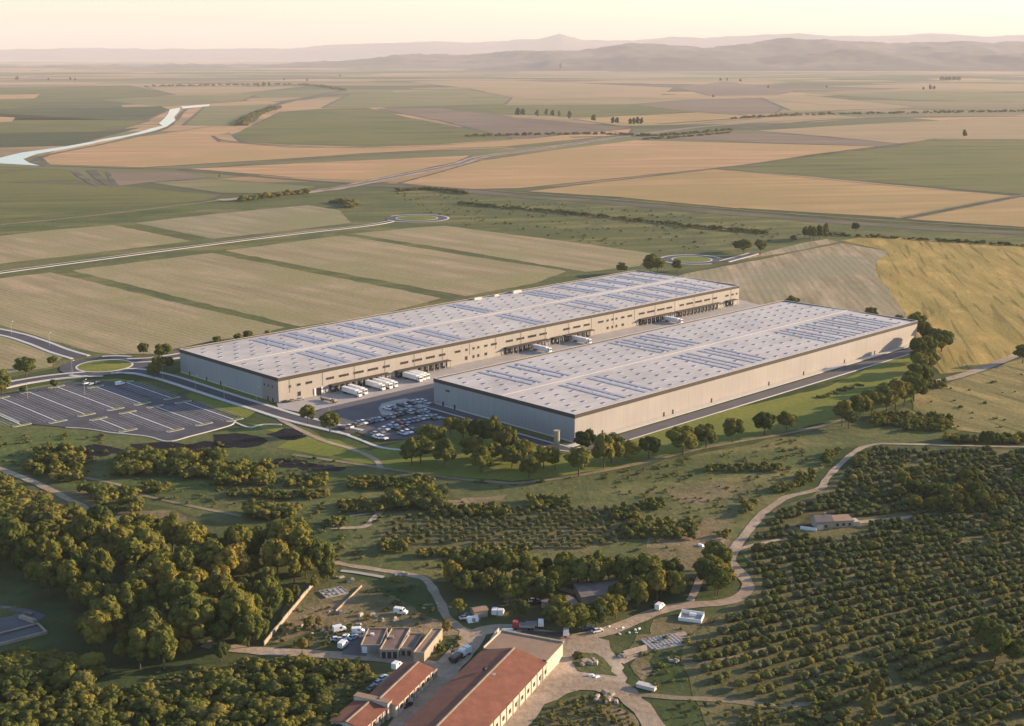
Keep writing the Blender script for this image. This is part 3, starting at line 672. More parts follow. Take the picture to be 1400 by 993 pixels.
# truck yard between the warehouses
sheet('yard', wpts(LA, [(-2, -30), (10, -27), (60, -27), (455, -27), (470, 20), (451, 1), (-1, 1), (-6, -8)]), M['concrete'], 6, world_pts=True, label='pale concrete apron in front of the loading docks')
sheet('yard', wpts(LA, [(-5, -68), (-6, -40), (2, -31), (12, -27), (60, -27), (455, -27), (455, -66), (60, -66), (57, -44), (48, -42), (40, -44), (33, -52), (28, -63), (20, -66)]), M['asphalt2'], 5, world_pts=True, label='grey asphalt lane of the truck yard')
sheet('yard', wpts(LA, [(60, -43), (52, -42), (42, -43), (34, -50), (28, -60), (26, -66), (60, -66)]), M['concrete'], 7, world_pts=True, label='curved pale forecourt by the full car park')
sheet('car_park', wpts(LA, [(-4, -67), (26, -66), (40, -58), (60, -52), (66, -66), (62, -110), (10, -112), (-6, -100)]), M['asphalt2'], 6, world_pts=True, label='asphalt of the full car park')
ribbon('kerb', [(460, 590), (490, 601), (520, 612), (560, 616), (600, 612)], 2.0, M['kerb'], 6, height=.1, label='pale walk below the full car park')

# dirt roads in front
D = M['dirt']
def dirt(pts, w, lb, jit=.8, L=5, k='dirt'): ribbon('dirt_road', pts, w, M[k], L, jit=jit, label=lb)
dirt([(1560, 612), (1400, 611.5), (1300, 609.5), (1230, 607.5), (1190, 609), (1160, 625), (1130, 655), (1120, 669), (1080, 679), (1058, 691), (1040, 706), (1022, 728), (1005, 750), (1000, 768), (1012, 784), (1023, 799), (1016, 813), (990, 824), (950, 827), (910, 833), (870, 848), (840, 860), (810, 868), (770, 876)], (2.2, 6.5), 'pale lane winding down beside the orchard')
dirt([(780, 876), (745, 868), (700, 860), (665, 862), (642, 872)], 7, 'sandy road behind the red roofed barn')
dirt([(648, 862), (640, 880), (618, 905), (590, 938), (560, 980), (540, 1020)], 9.5, 'pale road between the two red roofed buildings')
dirt([(610, 912), (545, 903), (480, 897), (400, 893), (350, 890), (310, 886), (280, 880)], 5.5, 'road passing below the workshop')
dirt([(645, 866), (618, 852), (605, 832), (597, 815), (583, 794), (560, 786), (520, 780), (470, 772), (430, 762)], 3.5, 'lane curving up behind the workshop')
dirt([(944, 822), (958, 790), (970, 757), (978, 740)], 3, 'narrow lane past the tree belt', .4)
dirt([(972, 768), (979, 750), (987, 735)], 4, 'gravel strip by the tree belt', .4)
dirt([(1008, 752), (1030, 746), (1066, 738)], 2.4, 'short pale track into the orchard', .3)
dirt([(1100, 726), (1160, 716), (1240, 708), (1290, 700)], 3, 'track beside the farmhouse', .5)
dirt([(1236, 537), (1262, 527), (1310, 515), (1350, 502), (1380, 490), (1400, 483), (1500, 452)], 6.5, 'pale lane crossing the golden field', .4)
dirt([(380, 572), (400, 583), (440, 602), (480, 614), (512, 628), (520, 640)], 3.2, 'footpath beside the lower lawn', .4)
dirt([(400, 622), (515, 639), (600, 652), (680, 660), (720, 660), (800, 649), (880, 633), (940, 618), (1000, 606), (1060, 596), (1110, 586), (1160, 572)], 3, 'path along the foot of the long lawn', .5, k='track')
dirt([(-30, 630), (10, 645), (60, 666), (110, 692), (150, 713)], 4, 'pale road among the left shrubs')
dirt([(108, 652), (165, 664), (185, 675), (250, 690), (330, 706)], 2.4, 'thin path across the meadow', .4, k='track')
dirt([(445, 722), (480, 722), (500, 720), (512, 708), (532, 690)], 3, 'pale forked track in the meadow', .4)
dirt([(478, 706), (500, 703), (518, 700)], 2, 'small branch of the forked track', .3)
dirt([(845, 905), (880, 889), (920, 872), (940, 868)], 5, 'sandy spur by the bare plot', .6)
dirt([(860, 950), (930, 955), (990, 958), (1060, 966), (1110, 962)], 3, 'thin track below the grass plot', .5, k='track')
dirt([(935, 910), (1000, 900), (1060, 885)], 2, 'thin row path into the orchard', .4, k='track')
dirt([(690, 825), (720, 815), (745, 800), (790, 812), (830, 815)], 3, 'shaded dirt strip below the tree belt', .4)
sheet('dirt_yard', [(752, 878), (800, 868), (830, 878), (845, 905), (860, 935), (880, 955), (905, 985), (925, 1020), (890, 1020), (868, 975), (845, 953), (810, 944), (775, 948), (745, 965), (715, 1000), (700, 1020), (655, 1020), (690, 970), (735, 932), (756, 905), (700, 868)], D, 5, jit=1.2, step=4, label='broad sandy junction beside the barn')
sheet('ground_patch', [(782, 908), (790, 893), (812, 894), (832, 908), (842, 925), (815, 922), (790, 920)], M['verge'], 7, jit=1, step=3, label='leaf shaped grass island in the sandy junction')
sheet('ground_patch', [(700, 875), (735, 870), (765, 878), (750, 884), (715, 884)], M['dry'], 7, jit=.6, step=3, label='dry plot behind the barn')
sheet('dirt_yard', [(466, 896), (478, 872), (495, 858), (510, 862), (500, 898)], M['asphalt2'], 6, jit=.5, step=3, label='grey yard beside the workshop')
ribbon('concrete_strip', [(466, 781), (490, 784), (525, 790)], 2.2, M['concrete'], 7, label='pale concrete strip below the lane')
sheet('dirt_yard', [(-60, 896), (0, 886), (40, 860), (62, 843), (48, 835), (0, 828), (-60, 824)], M['asphalt2'], 4, jit=.8, step=4, label='pale yard around the sunken basin')
sheet('ground_patch', [(-60, 858), (0, 846), (32, 839), (0, 831), (-60, 829)], M['meadow'], 5, jit=.6, step=4, label='grass beside the sunken basin')

# ------------------------------------------------------------------ warehouses
def on_wall(px, py, O):
    """local x and height on the long front wall for a photo pixel"""
    dx = (px - 700) / FPX; dy = -(py - 496.5) / FPX
    d = (dx, math.cos(PITCH) + dy * math.sin(PITCH), -math.sin(PITCH) + dy * math.cos(PITCH))
    n = (-math.sin(TH), math.cos(TH)); k = (O.x * n[0] + O.y * n[1]) / (d[0] * n[0] + d[1] * n[1])
    return (d[0] * k - O.x) * math.cos(TH) + (d[1] * k - O.y) * math.sin(TH), CAM_H + d[2] * k

def warehouse(name, label, O, L, W, wallm, strips, sx, docks_side):
    root = empty(name, O, TH); tag(root, label, 'warehouse')
    H = HB
    MB().box(0, L, 0, W, 0, H - 2.0).build('wall', M[wallm], root)
    MB().box(-.05, -.004, 0, W, 0, H - 2.21).build('wall', M['wallshade'], root)  # thin skin over the sunless end wall, its grey painted in as shade
    f = MB()
    for a in ((-.18, L + .18, -.18, .35), (-.18, L + .18, W - .35, W + .18)): f.box(a[0], a[1], a[2], a[3], H - 2.2, H)
    for a in ((-.18, .35), (L - .35, L + .18)): f.box(a[0], a[1], .35, W - .35, H - 2.2, H)
    f.build('fascia', M['fascia'], root)
    c = MB()
    for a in ((-.25, L + .25, -.25, .5), (-.25, L + .25, W - .5, W + .25)): c.box(a[0], a[1], a[2], a[3], H, H + .12)
    for a in ((-.25, .5), (L - .5, L + .25)): c.box(a[0], a[1], .5, W - .5, H, H + .12)
    c.build('coping', M['coping'], root)
    # two shallow pitches meeting at the ridge
    MB().add([(.35, .35, H - .75), (L - .35, .35, H - .75), (L - .35, W / 2, H - .15), (.35, W / 2, H - .15), (L - .35, W - .35, H - .75), (.35, W - .35, H - .75)], [(0, 1, 2, 3), (3, 2, 4, 5)]).build('roof', M['roof'], root)
    MB().box(.4, L - .4, W / 2 - .6, W / 2 + .6, H - .2, H + .05).build('ridge_cap', M['coping'], root)
    rz = lambda y: H - .75 + .6 * (1 - abs(y - W / 2) / (W / 2))
    for (x, half, wd) in strips:
        y0, y1 = (5.5, W / 2 - 6.0) if half == 0 else (W / 2 + 5.0, W - 5.5)
        s = MB(); n = 9
        for i in range(n):
            a = y0 + (y1 - y0) * i / n; b_ = y0 + (y1 - y0) * (i + 1) / n - .25
            za = rz((a + b_) / 2)
            s.box(x - wd / 2, x + wd / 2, a, b_, za + .14, za + .26)
        s.build('solar_panel', M['solar'], root)
    ys = [7.0 + i * 9.6 for i in range(5)] + [W / 2 + 8.0 + i * 9.6 for i in range(5)]
    pts = []
    nx = int((L - 12) / sx)
    for i in range(nx + 1):
        for j, y in enumerate(ys):
            pts.append((7 + i * sx + (sx / 2 if j % 2 else 0), y))
    pts = [p for p in pts if p[0] < L - 4]
    order = sorted(range(len(pts)), key=lambda i: (lambda v: v.x ** 2 + v.y ** 2)(Vector((O.x + pts[i][0] * math.cos(TH) - pts[i][1] * math.sin(TH), O.y + pts[i][0] * math.sin(TH) + pts[i][1] * math.cos(TH), 0))))
    proto = MB(); proto.box(-1.5, 1.5, -1.15, 1.15, 0, .12, 0); proto.box(-1.35, 1.35, -1.0, 1.0, .12, .26, 1, taper=.1)
    me = proto.mesh('skylight', [M['skyframe'], M['skylight']])
    rest = MB()
    for k_, i in enumerate(order):
        x, y = pts[i]; z = rz(y)
        if k_ < 100:
            o = link(bpy.data.objects.new('skylight', me), root); o.location = (x, y, z)
        else:
            Mx = Matrix.Translation((x, y, z)); rest.box(-1.5, 1.5, -1.15, 1.15, 0, .12, 0, Mx); rest.box(-1.35, 1.35, -1.0, 1.0, .12, .26, 1, Mx, .1)
    tag(rest.build('skylight', [M['skyframe'], M['skylight']], root), None, None, None, 'stuff')
    return root

sA = []
for u in (48, 72, 96, 120, 144, 222, 300, 338, 362, 386, 410):
    for h in (0, 1):
        uu = u + (2 if h else 0)
        sA += [(uu + 1.5, h, 4.2), (uu + 8.5, h, 4.2)]
sA += [(289, 0, 3), (318, 1, 3), (430, 0, 3.4), (434, 1, 3.4)]
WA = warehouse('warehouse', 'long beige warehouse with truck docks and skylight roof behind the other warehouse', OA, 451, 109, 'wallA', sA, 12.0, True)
sB = []
for u, h in ((40, 0), (64, 0), (143, 0), (168, 0), (252, 0), (276, 0), (300, 0), (324, 0), (30, 1), (54, 1), (147, 1), (172, 1)):
    sB += [(u + 1, h, 2.6), (u + 8, h, 2.6)] + ([(u + 15, h, 2.6)] if u > 100 else [])
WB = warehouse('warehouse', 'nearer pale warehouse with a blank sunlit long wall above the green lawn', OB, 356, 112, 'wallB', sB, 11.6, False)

# dock warehouse: dark corner, windows, docks
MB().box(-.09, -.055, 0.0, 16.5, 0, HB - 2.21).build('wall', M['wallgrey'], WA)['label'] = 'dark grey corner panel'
MB().box(0, 451, -.14, -.004, 0, 1.0).build('plinth', M['concrete'], WA)
for x in (0,): MB().box(-.14, -.055, 17, 109, 0, .7).build('plinth', M['coping'], WA)
wins = []
def Z7(x, y): return 360 + x / 7, 470 + y / 7
def Z7b(x, y): return 540 + x / 7, 430 + y / 7
def Z4(x, y): return 720 + x / 4.667, 380 + y / 4.667
for x, y, w in ((255, 433, 22), (340, 412, 36), (437, 395, 65), (640, 358, 80), (772, 330, 100), (912, 300, 105), (1050, 272, 105), (1177, 244, 70)): wins.append((Z7(x, y), w / 7))
for x, y, w in ((90, 485, 80), (213, 458, 100), (340, 432, 90), (452, 410, 65), (600, 375, 55), (685, 357, 20), (752, 343, 20), (798, 333, 20), (870, 318, 30), (947, 303, 60), (1095, 270, 70), (1200, 248, 80), (1312, 225, 85)): wins.append((Z7b(x, y), w / 7))
for x, y, w in ((35, 380, 55), (105, 366, 50), (255, 333, 45), (320, 320, 48), (383, 308, 40), (473, 290, 35), (517, 280, 14), (547, 272, 12), (573, 268, 12), (613, 260, 22), (658, 250, 28), (735, 235, 38), (793, 220, 50), (857, 208, 50), (910, 195, 38), (990, 178, 30), (1040, 168, 45), (1097, 157, 48), (1152, 144, 38), (1200, 133, 30), (1278, 118, 22), (1313, 112, 14), (1340, 103, 10)): wins.append((Z4(x, y), w / 4.667))
low = [(Z7(345, 505), 5, 2.6), (Z7b(682, 440), 3.6, 2.4), (Z7b(752, 428), 3.1, 1.8), (Z7b(798, 415), 3.1, 1.8), (Z7b(870, 400), 4, 1.8), (Z4(517, 330), 3, 1.8), (Z4(547, 322), 2.6, 1.8), (Z4(573, 318), 2.6, 1.8), (Z4(613, 312), 3.6, 1.8)]
def window(x, z, w, h, root, y=0.0):
    f = MB(); t = .16
    f.box(x - w / 2 - t, x + w / 2 + t, y - .12, y, z + h / 2, z + h / 2 + t); f.box(x - w / 2 - t, x + w / 2 + t, y - .12, y, z - h / 2 - t, z - h / 2)
    f.box(x - w / 2 - t, x - w / 2, y - .12, y, z - h / 2, z + h / 2); f.box(x + w / 2, x + w / 2 + t, y - .12, y, z - h / 2, z + h / 2)
    n = max(1, int(w / 1.6))
    for i in range(1, n): f.box(x - w / 2 + w * i / n - .04, x - w / 2 + w * i / n + .04, y - .10, y, z - h / 2, z + h / 2)
    fo = f.build('window', M['wallgrey'], root)
    MB().box(x - w / 2, x + w / 2, y - .06, y - .01, z - h / 2, z + h / 2).build('pane', M['glass'], fo)
for (px, py), wp in wins:
    x, z = on_wall(px, py, OA)
    x2, _ = on_wall(px + wp, py, OA); w = min(max((x2 - x) * .92, 1.2), 8.5)
    if 1 < x < 448: window(x, min(max(z, 9.0), 9.6), w, 1.35, WA)
for (px, py), wp, h in low:
    x, z = on_wall(px, py, OA); x2, _ = on_wall(px + wp, py, OA)
    window(x, 3.4, max(1.4, (x2 - x) * .8), h, WA)
DOCKS = [((451, 528), 532, 516), ((541, 611), 515, 500), ((690, 746), 484, 470), ((754, 765), 466, 464), ((770, 807), 462, 454), ((874, 918), 440, 430), ((923, 981), 428, 416), ((992, 1003), 414, 411)]
dock_x = []
for (pa, pb), ya, yb in DOCKS:
    xa, _ = on_wall(pa, ya, OA); xb, _ = on_wall(pb, yb, OA)
    xa = max(xa, 3); xb = min(xb, 447); n = max(1, round((xb - xa) / 4.6)); st = (xb - xa) / n
    MB().box(xa - .6, xb + .6, -4.2, -.02, 4.9, 5.25).build('dock_canopy', M['fascia'], WA)
    MB().box(xa - .3, xb + .3, -.10, -.02, .2, 4.9).build('dock_surround', M['dark'], WA)
    for i in range(n):
        x = xa + (i + .5) * st; dock_x.append(x)
        d = MB(); d.box(x - 1.35, x + 1.35, -.16, -.10, 1.3, 4.2)
        do = d.build('dock_door', M['dock'], WA)
        s = MB(); s.box(x - 1.95, x - 1.45, -.75, -.11, 1.0, 4.6); s.box(x + 1.45, x + 1.95, -.75, -.11, 1.0, 4.6); s.box(x - 1.95, x + 1.95, -.75, -.11, 4.22, 4.75)
        s.build('dock_seal', M['dark'], do)
        MB().box(x - 1.3, x + 1.3, -1.4, -.18, .12, 1.15).build('dock_ramp', M['dark'], do)
        s = MB(); s.box(x + st / 2 - .18, x + st / 2 + .18, -4.0, -3.7, .1, 4.88); s.build('dock_post', M['metal'], WA)
# entrance and shutters on the warehouse fronts
x, _ = on_wall(360 + 540 / 7, 470 + 482 / 7, OA); MB().box(x - 2.2, x + 2.2, -.2, -.02, .2, 4.6).build('door', M['glass'], WA)
for px, w in ((430.5, 1.0), (440, 1.0)):
    x, _ = on_wall(px, 540, OA); MB().box(x - w / 2, x + w / 2, -.5, -.15, 0.05, 4.6).build('column', M['white'], WA)
for y in (6, 11, 62, 78, 98): MB().box(-.16, -.10, y - .6, y + .6, .1, 2.5).build('door', M['glass'], WA)
for y, z in ((10, 9.2), (14, 9.2), (6, 9.2)): MB().box(-.16, -.10, y - .5, y + .5, z - .6, z + .6).build('window', M['glass'], WA)
for y in (104, 94): MB().box(-.16, -.02, y - .7, y + .7, .1, 2.8).build('door', M['glass'], WB)
MB().box(-.6, -.02, 98.4, 101.2, 9.6, 10.6).build('vent_box', M['fascia'], WB)
MB().box(-.14, -.055, .5, 111.5, 0, .8).build('plinth', M['coping'], WB)
for x in (22, 74, 82, 118, 176, 214, 262, 300): MB().box(x - .6, x + .6, -.12, -.02, .1, 2.6).build('door', M['glass'], WB)
for x, y, w, d, h in ((254, 106, 8, 2.4, 1.4), (276, 106.5, 5, 2, 1.1), (296, 106, 9, 2.4, 1.7)):
    b_ = MB(); b_.box(x, x + w, y - d / 2, y + d / 2, HB - .7, HB - .7 + h); b_.box(x + .6, x + w - .6, y - d / 2 + .5, y + d / 2 - .5, HB - .7 + h, HB - .4 + h)
    b_.build('roof_unit', M['coping'], WA)

for x in range(8, 450, 24): MB().box(x - .10, x + .10, -.24, -.15, 5.4, HB - 2.21).build('downpipe', M['wallgrey'], WA)
# ------------------------------------------------------------------ trucks
def cab(mb, x0, mi=0):
    pass
def truck(label, loc, rz, body, group=None, L=13.4):
    """local +x is forward; rear of the trailer at x=0"""
    t = empty('articulated_truck', loc, rz); tag(t, label, 'truck', group)
    b_ = MB(); b_.box(0, L, -1.27, 1.27, 1.15, 4.0); b_.box(-.06, .0, -1.1, 1.1, 1.35, 3.85); b_.build('trailer', body, t)
    MB().box(.3, L - .2, -1.0, 1.0, .85, 1.14).build('chassis', M['dark'], t)
    c = MB(); c.prism([(-1.22, .75), (1.22, .75), (1.22, 3.2), (1.0, 3.75), (-1.0, 3.75), (-1.22, 3.2)], L + .7, L + 3.0); c.box(L + 3.0, L + 3.25, -1.2, 1.2, .5, 1.9); ca = c.build('cab', M['white'], t)
    g = MB(); g.box(L + 3.0, L + 3.05, -1.05, 1.05, 2.0, 3.0); g.box(L + 1.7, L + 2.7, -1.26, -1.23, 2.0, 2.9); g.box(L + 1.7, L + 2.7, 1.23, 1.26, 2.0, 2.9); g.build('windscreen', M['glass'], ca)
    for x in (1.6, 2.9, 4.2, L + .4, L + 2.2):
        for s in (-1, 1):
            w = MB(); w.tube((x, s * .85, .5), (x, s * 1.22, .5), .5, .5, 10); w.build('wheel', M['tyre'], t)
    return t
t0 = None
TR = [((493, 544), 'leftmost long white truck at the docks, first of a close pair', 'white'), ((501, 541), 'second white truck from the left at the docks', 'white'),
      ((525, 535), 'third white truck from the left at the docks', 'white'), ((535, 533), 'fourth truck at the docks, between two white trucks', 'white'), ((542, 531), 'fifth white truck from the left at the docks', 'white'),
      ((576, 523.5), 'sixth white truck from the left at the docks by the curved forecourt', 'white'), ((581, 521.5), 'seventh white truck from the left at the docks', 'white'), ((586, 520), 'eighth white truck at the docks, half behind the grey wall corner', 'white')]
for i, ((px, py), lb, c) in enumerate(TR):
    x, y = inv(OA, P(px, py)); L = 13.4
    p = LA(x, y + L + 3.2, zl(6, 800))
    if t0 is None: t0 = t = truck(lb, p, TH - math.pi / 2, M['white'], 'trucks backed up to the loading docks')
    else:
        t = copy_tree(t0); t.location = p; t['label'] = lb
for i, px in enumerate((722, 778, 903)):
    py = 484 - (px - 690) * .235
    x, _ = on_wall(px, py + 2, OA)
    x = min(dock_x, key=lambda d: abs(d - x))
    t = copy_tree(t0); t.location = LA(x, -3.2, zl(6, 950))
    t['label'] = 'white truck in the gap between the warehouses, ' + ['first', 'second', 'third', 'fourth', 'fifth', 'sixth', 'seventh', 'eighth', 'ninth', 'tenth'][i] + ' from the left there'
# flatbed trailer with stacked pale boards
x, y = inv(OA, P(447, 549))
fb = empty('flatbed_trailer', LA(x, y - 3, zl(6, 750)), TH - math.pi / 2 + .06); tag(fb, 'low flatbed trailer with pale load on the concrete apron', 'trailer')
MB().box(-8, 5.5, -1.2, 1.2, .9, 1.15).build('deck', M['dark'], fb); b_ = MB(); b_.box(-7.6, 1.5, -1.05, 1.05, 1.16, 1.9); b_.box(2.2, 5.3, -1.0, 1.0, 1.16, 2.5); b_.build('load', M['stone'], fb)
for xx in (-6.5, -5.2, 4):
    for s in (-1, 1): MB().tube((xx, s * .8, .45), (xx, s * 1.15, .45), .45, .45, 10).build('wheel', M['tyre'], fb)

# ------------------------------------------------------------------ cars
CP = {}
def paintm(name, c):
    if name not in CP: CP[name] = plain(name.replace(' ', '_') + '_car_paint', c, 0.25, 0.04, 0.5, spec=0.6)
    return CP[name]
CARC = {'white': (0.75, 0.75, 0.74), 'silver': (0.42, 0.44, 0.46), 'grey': (0.17, 0.17, 0.18), 'black': (0.02, 0.02, 0.024), 'dark blue': (0.03, 0.05, 0.12),
        'blue': (0.07, 0.16, 0.32), 'red': (0.35, 0.04, 0.03), 'dark red': (0.13, 0.03, 0.03), 'brown': (0.16, 0.11, 0.09), 'pale blue': (0.38, 0.48, 0.55)}
def car_meshes():
    b_ = MB()
    prof = [(-2.15, .35), (2.1, .35), (2.2, .6), (2.1, .82), (1.1, .98), (-1.95, 1.0), (-2.2, .8)]
    Mx = Matrix.Rotation(-math.pi / 2, 4, 'Z')       # profile y becomes forward
    def lay(prof, w0, w1, zs=None):
        n = len(prof); vs = [(x, -w0, z) for x, z in prof] + [(x, w0, z) for x, z in prof]
        b_.add(vs, [tuple(range(n)), tuple(range(n, 2 * n))[::-1]] + [(i, n + i, n + (i + 1) % n, (i + 1) % n) for i in range(n)])
    lay(prof, .88, .88)
    b_.add([(-1.75, -.7, 1.0), (.95, -.7, 1.0), (.95, .7, 1.0), (-1.75, .7, 1.0), (-1.2, -.6, 1.45), (.25, -.6, 1.45), (.25, .6, 1.45), (-1.2, .6, 1.45)], [(4, 5, 6, 7)])
    body = b_.mesh('body', [])
    g = MB(); g.add([(-1.85, -.76, .99), (1.05, -.76, .99), (1.05, .76, .99), (-1.85, .76, .99), (-1.22, -.62, 1.44), (.27, -.62, 1.44), (.27, .62, 1.44), (-1.22, .62, 1.44)],
                     [(0, 1, 5, 4), (1, 2, 6, 5), (2, 3, 7, 6), (3, 0, 4, 7)])
    gm = g.mesh('window', [M['glass']])
    w = MB(); w.tube((0, -.1, 0), (0, .1, 0), .33, .33, 10); wm = w.mesh('wheel', [M['tyre']])
    return body, gm, wm
CB, CG, CW = car_meshes()
CBm = {}
def car(px, py, rz, colour, label, group=None, name='parked_car', scale=(1, 1, 1), z=None, cat='car'):
    p = P(px, py); p.z = zl(6, p.y) if z is None else z
    t = empty(name, p, rz); tag(t, label, cat, group); t.scale = scale if cat != 'car' or group is None else (1.55, 1.5, 1.4)
    if colour not in CBm:
        m = CB.copy(); m.materials.clear(); m.materials.append(paintm(colour, CARC[colour])); CBm[colour] = m
    link(bpy.data.objects.new('body', CBm[colour]), t); link(bpy.data.objects.new('window', CG), t)
    for x in (-1.35, 1.35):
        for s in (-1, 1):
            w = link(bpy.data.objects.new('wheel', CW), t); w.location = (x, s * .82, .33)
    return t
ROWS = [
 ('left front row', [(470, 587, 'brown'), (476.5, 585.5, 'white'), (485.5, 583.5, 'brown'), (491, 581.5, 'grey'), (497, 580, 'white'), (504, 579, 'black'), (510.5, 577.5, 'dark blue'), (518, 575.5, 'pale blue'), (526, 573, 'black'), (533.5, 571.5, 'silver'), (540, 570, 'black'), (546, 568.5, 'dark blue')]),
 ('second row', [(530, 560.5, 'white'), (536, 560, 'silver'), (541.5, 562.5, 'dark blue'), (548, 565, 'black'), (554, 564, 'brown'), (560, 566, 'silver'), (567, 565, 'dark blue'), (574, 568, 'black'), (580.5, 564.5, 'pale blue')]),
 ('back row', [(549, 556.5, 'black'), (556, 557.5, 'silver'), (563, 553.5, 'black'), (569.5, 551, 'white'), (576, 550.5, 'white'), (583, 553, 'silver')]),
 ('middle row', [(514, 596, 'silver'), (520, 592.5, 'grey'), (526, 589, 'silver'), (532, 586, 'blue'), (538, 583, 'pale blue'), (546, 580, 'red'), (554, 579.5, 'blue'), (561, 578, 'dark blue'), (568, 577, 'brown'), (575, 574.5, 'silver'), (582, 573, 'pale blue'), (591, 574, 'black'), (597, 572.5, 'silver')]),
 ('lowest row', [(516, 600, 'white'), (524, 601, 'white'), (544, 589.5, 'black'), (551, 588, 'dark red'), (558, 586.5, 'dark red'), (551, 595, 'pale blue'), (558, 593, 'white'), (566, 591, 'black')]),
]
ORD = ['first', 'second', 'third', 'fourth', 'fifth', 'sixth', 'seventh', 'eighth', 'ninth', 'tenth', 'eleventh', 'twelfth', 'thirteenth', 'fourteenth', 'fifteenth', 'sixteenth']
for rn, L in ROWS:
    for i, (px, py, c) in enumerate(L):
        car(px, py, TH - math.pi / 2 + random.uniform(-.06, .06) + (math.pi if random.random() < .4 else 0), c, f'{c} car, {ORD[i]} from left in the {rn} of the full car park', 'cars in the full car park below the docks')
ARC = (math.pi if 0 else 0)
for px, py, rz, c, lb in [(56, 0, 0, 'x', '')][:0]: pass
def van(px, py, rz, label, colour='white', L=5.6, group=None, H=2.3):
    p = P(px, py); p.z = zl(7, p.y)
    t = empty('van', p, rz); tag(t, label, 'van', group)
    b_ = MB(); prof = [(-L / 2, .4), (L / 2, .4), (L / 2, 1.1), (L / 2 - .9, 1.35), (L / 2 - 1.5, H - .1), (L / 2 - 1.7, H), (-L / 2, H)]
    n = len(prof); b_.add([(x, -.98, z) for x, z in prof] + [(x, .98, z) for x, z in prof], [tuple(range(n)), tuple(range(n, 2 * n))] + [(i, n + i, n + (i + 1) % n, (i + 1) % n) for i in range(n)])
    b_.build('body', paintm(colour, CARC[colour]), t)
    g = MB(); g.add([(L / 2 - .93, -.85, 1.38), (L / 2 - .93, .85, 1.38), (L / 2 - 1.45, .8, H - .14), (L / 2 - 1.45, -.8, H - .14)], [(0, 1, 2, 3)]); 
    for s in (-1, 1): g.box(L / 2 - 2.6, L / 2 - 1.65, s * .985 - .01, s * .985 + .01, 1.3, H - .35)
    g.build('windscreen', M['glass'], t)
    for x in (-L / 2 + 1, L / 2 - 1):
        for s in (-1, 1): MB().tube((x, s * .75, .36), (x, s * 1.0, .36), .36, .36, 10).build('wheel', M['tyre'], t)
    return t
car(117.5, 526, TH + .2, 'white', 'left white car of the group at the top of the empty car park', None)
car(133, 525, TH + .2, 'grey', 'grey car of the group at the top of the empty car park')
car(125, 526.5, TH + .2, 'silver', 'silver car between the white and grey ones in the empty car park')
van(164, 527, TH + .1, 'lone white van at the top right of the empty car park')
car(391, 551, TH - .3, 'black', 'black car close to the warehouse corner entrance'); car(400, 549.5, TH, 'grey', 'grey car beside the black one at the warehouse corner entrance'); car(411, 547.5, TH - .2, 'silver', 'silver car at the warehouse corner entrance, right of the dark ones')
van(840, 588.5, TH, 'white van on the pavement by the long lit wall')
# cars and vans around the farm buildings
van(464, 864, .5, 'white van parked highest in the grass left of the workshop', L=4.8)
car(460, 876.5, .2, 'white', 'white car lowest left in the group beside the workshop'); car(466, 877.5, .1, 'silver', 'silver car touching the white ones left of the workshop')
car(472, 873.5, 1.3, 'white', 'white car in the middle of the group left of the workshop'); van(469.5, 885, 1.2, 'white van nearest the road left of the workshop', L=4.9)
car(483.5, 874, .9, 'pale blue', 'pale blue car on the grey yard left of the workshop'); van(490, 867, .1, 'white van tight against the workshop wall', L=4.6)
van(548, 840, -.3, 'white van on the grass behind the workshop', L=5); van(677, 840, 1.4, 'left white van of two under the trees above the farm road', L=4.6); van(685, 841, 1.4, 'right white van of two under the trees above the farm road', L=4)
car(638, 844, .5, 'grey', 'grey car beside the lane above the workshop'); car(636, 847, .4, 'silver', 'silver car below the grey one beside the lane')
car(730, 824, .1, 'white', 'white car in the shade of the trees above the lorry'); car(736, 826.5, .1, 'black', 'black car in the shade of the trees above the lorry')
van(696.5, 870, .05, 'pale blue van parked behind the red roofed barn', 'pale blue', 5.2)
car(806, 862, .1, 'dark blue', 'dark blue car at the clearing right of the lorry'); car(817, 865, .5, 'white', 'white car right of the dark blue one at the clearing')
car(895, 829, 1.1, 'black', 'black car under the trees beside the sandy lane'); van(902, 833, 1.0, 'white van under the trees beside the sandy lane', L=4.8)
car(518, 936, 1.0, 'silver', 'silver car in the dark grass left of the small barn'); car(524, 930, 1.0, 'white', 'white car in the dark grass left of the small barn'); car(510, 943, .9, 'grey', 'grey car lowest in the dark grass left of the small barn')
van(543, 914, 1.1, 'white van parked at the head of the small barn', L=4.4)
car(556, 967, .9, 'black', 'black car against the white wall of the small barn'); car(699, 972, 1.1, 'dark blue', 'dark car parked along the lit wall of the big barn')
car(713, 957, 1.1, 'black', 'black car against the lit wall of the big barn, farther along')

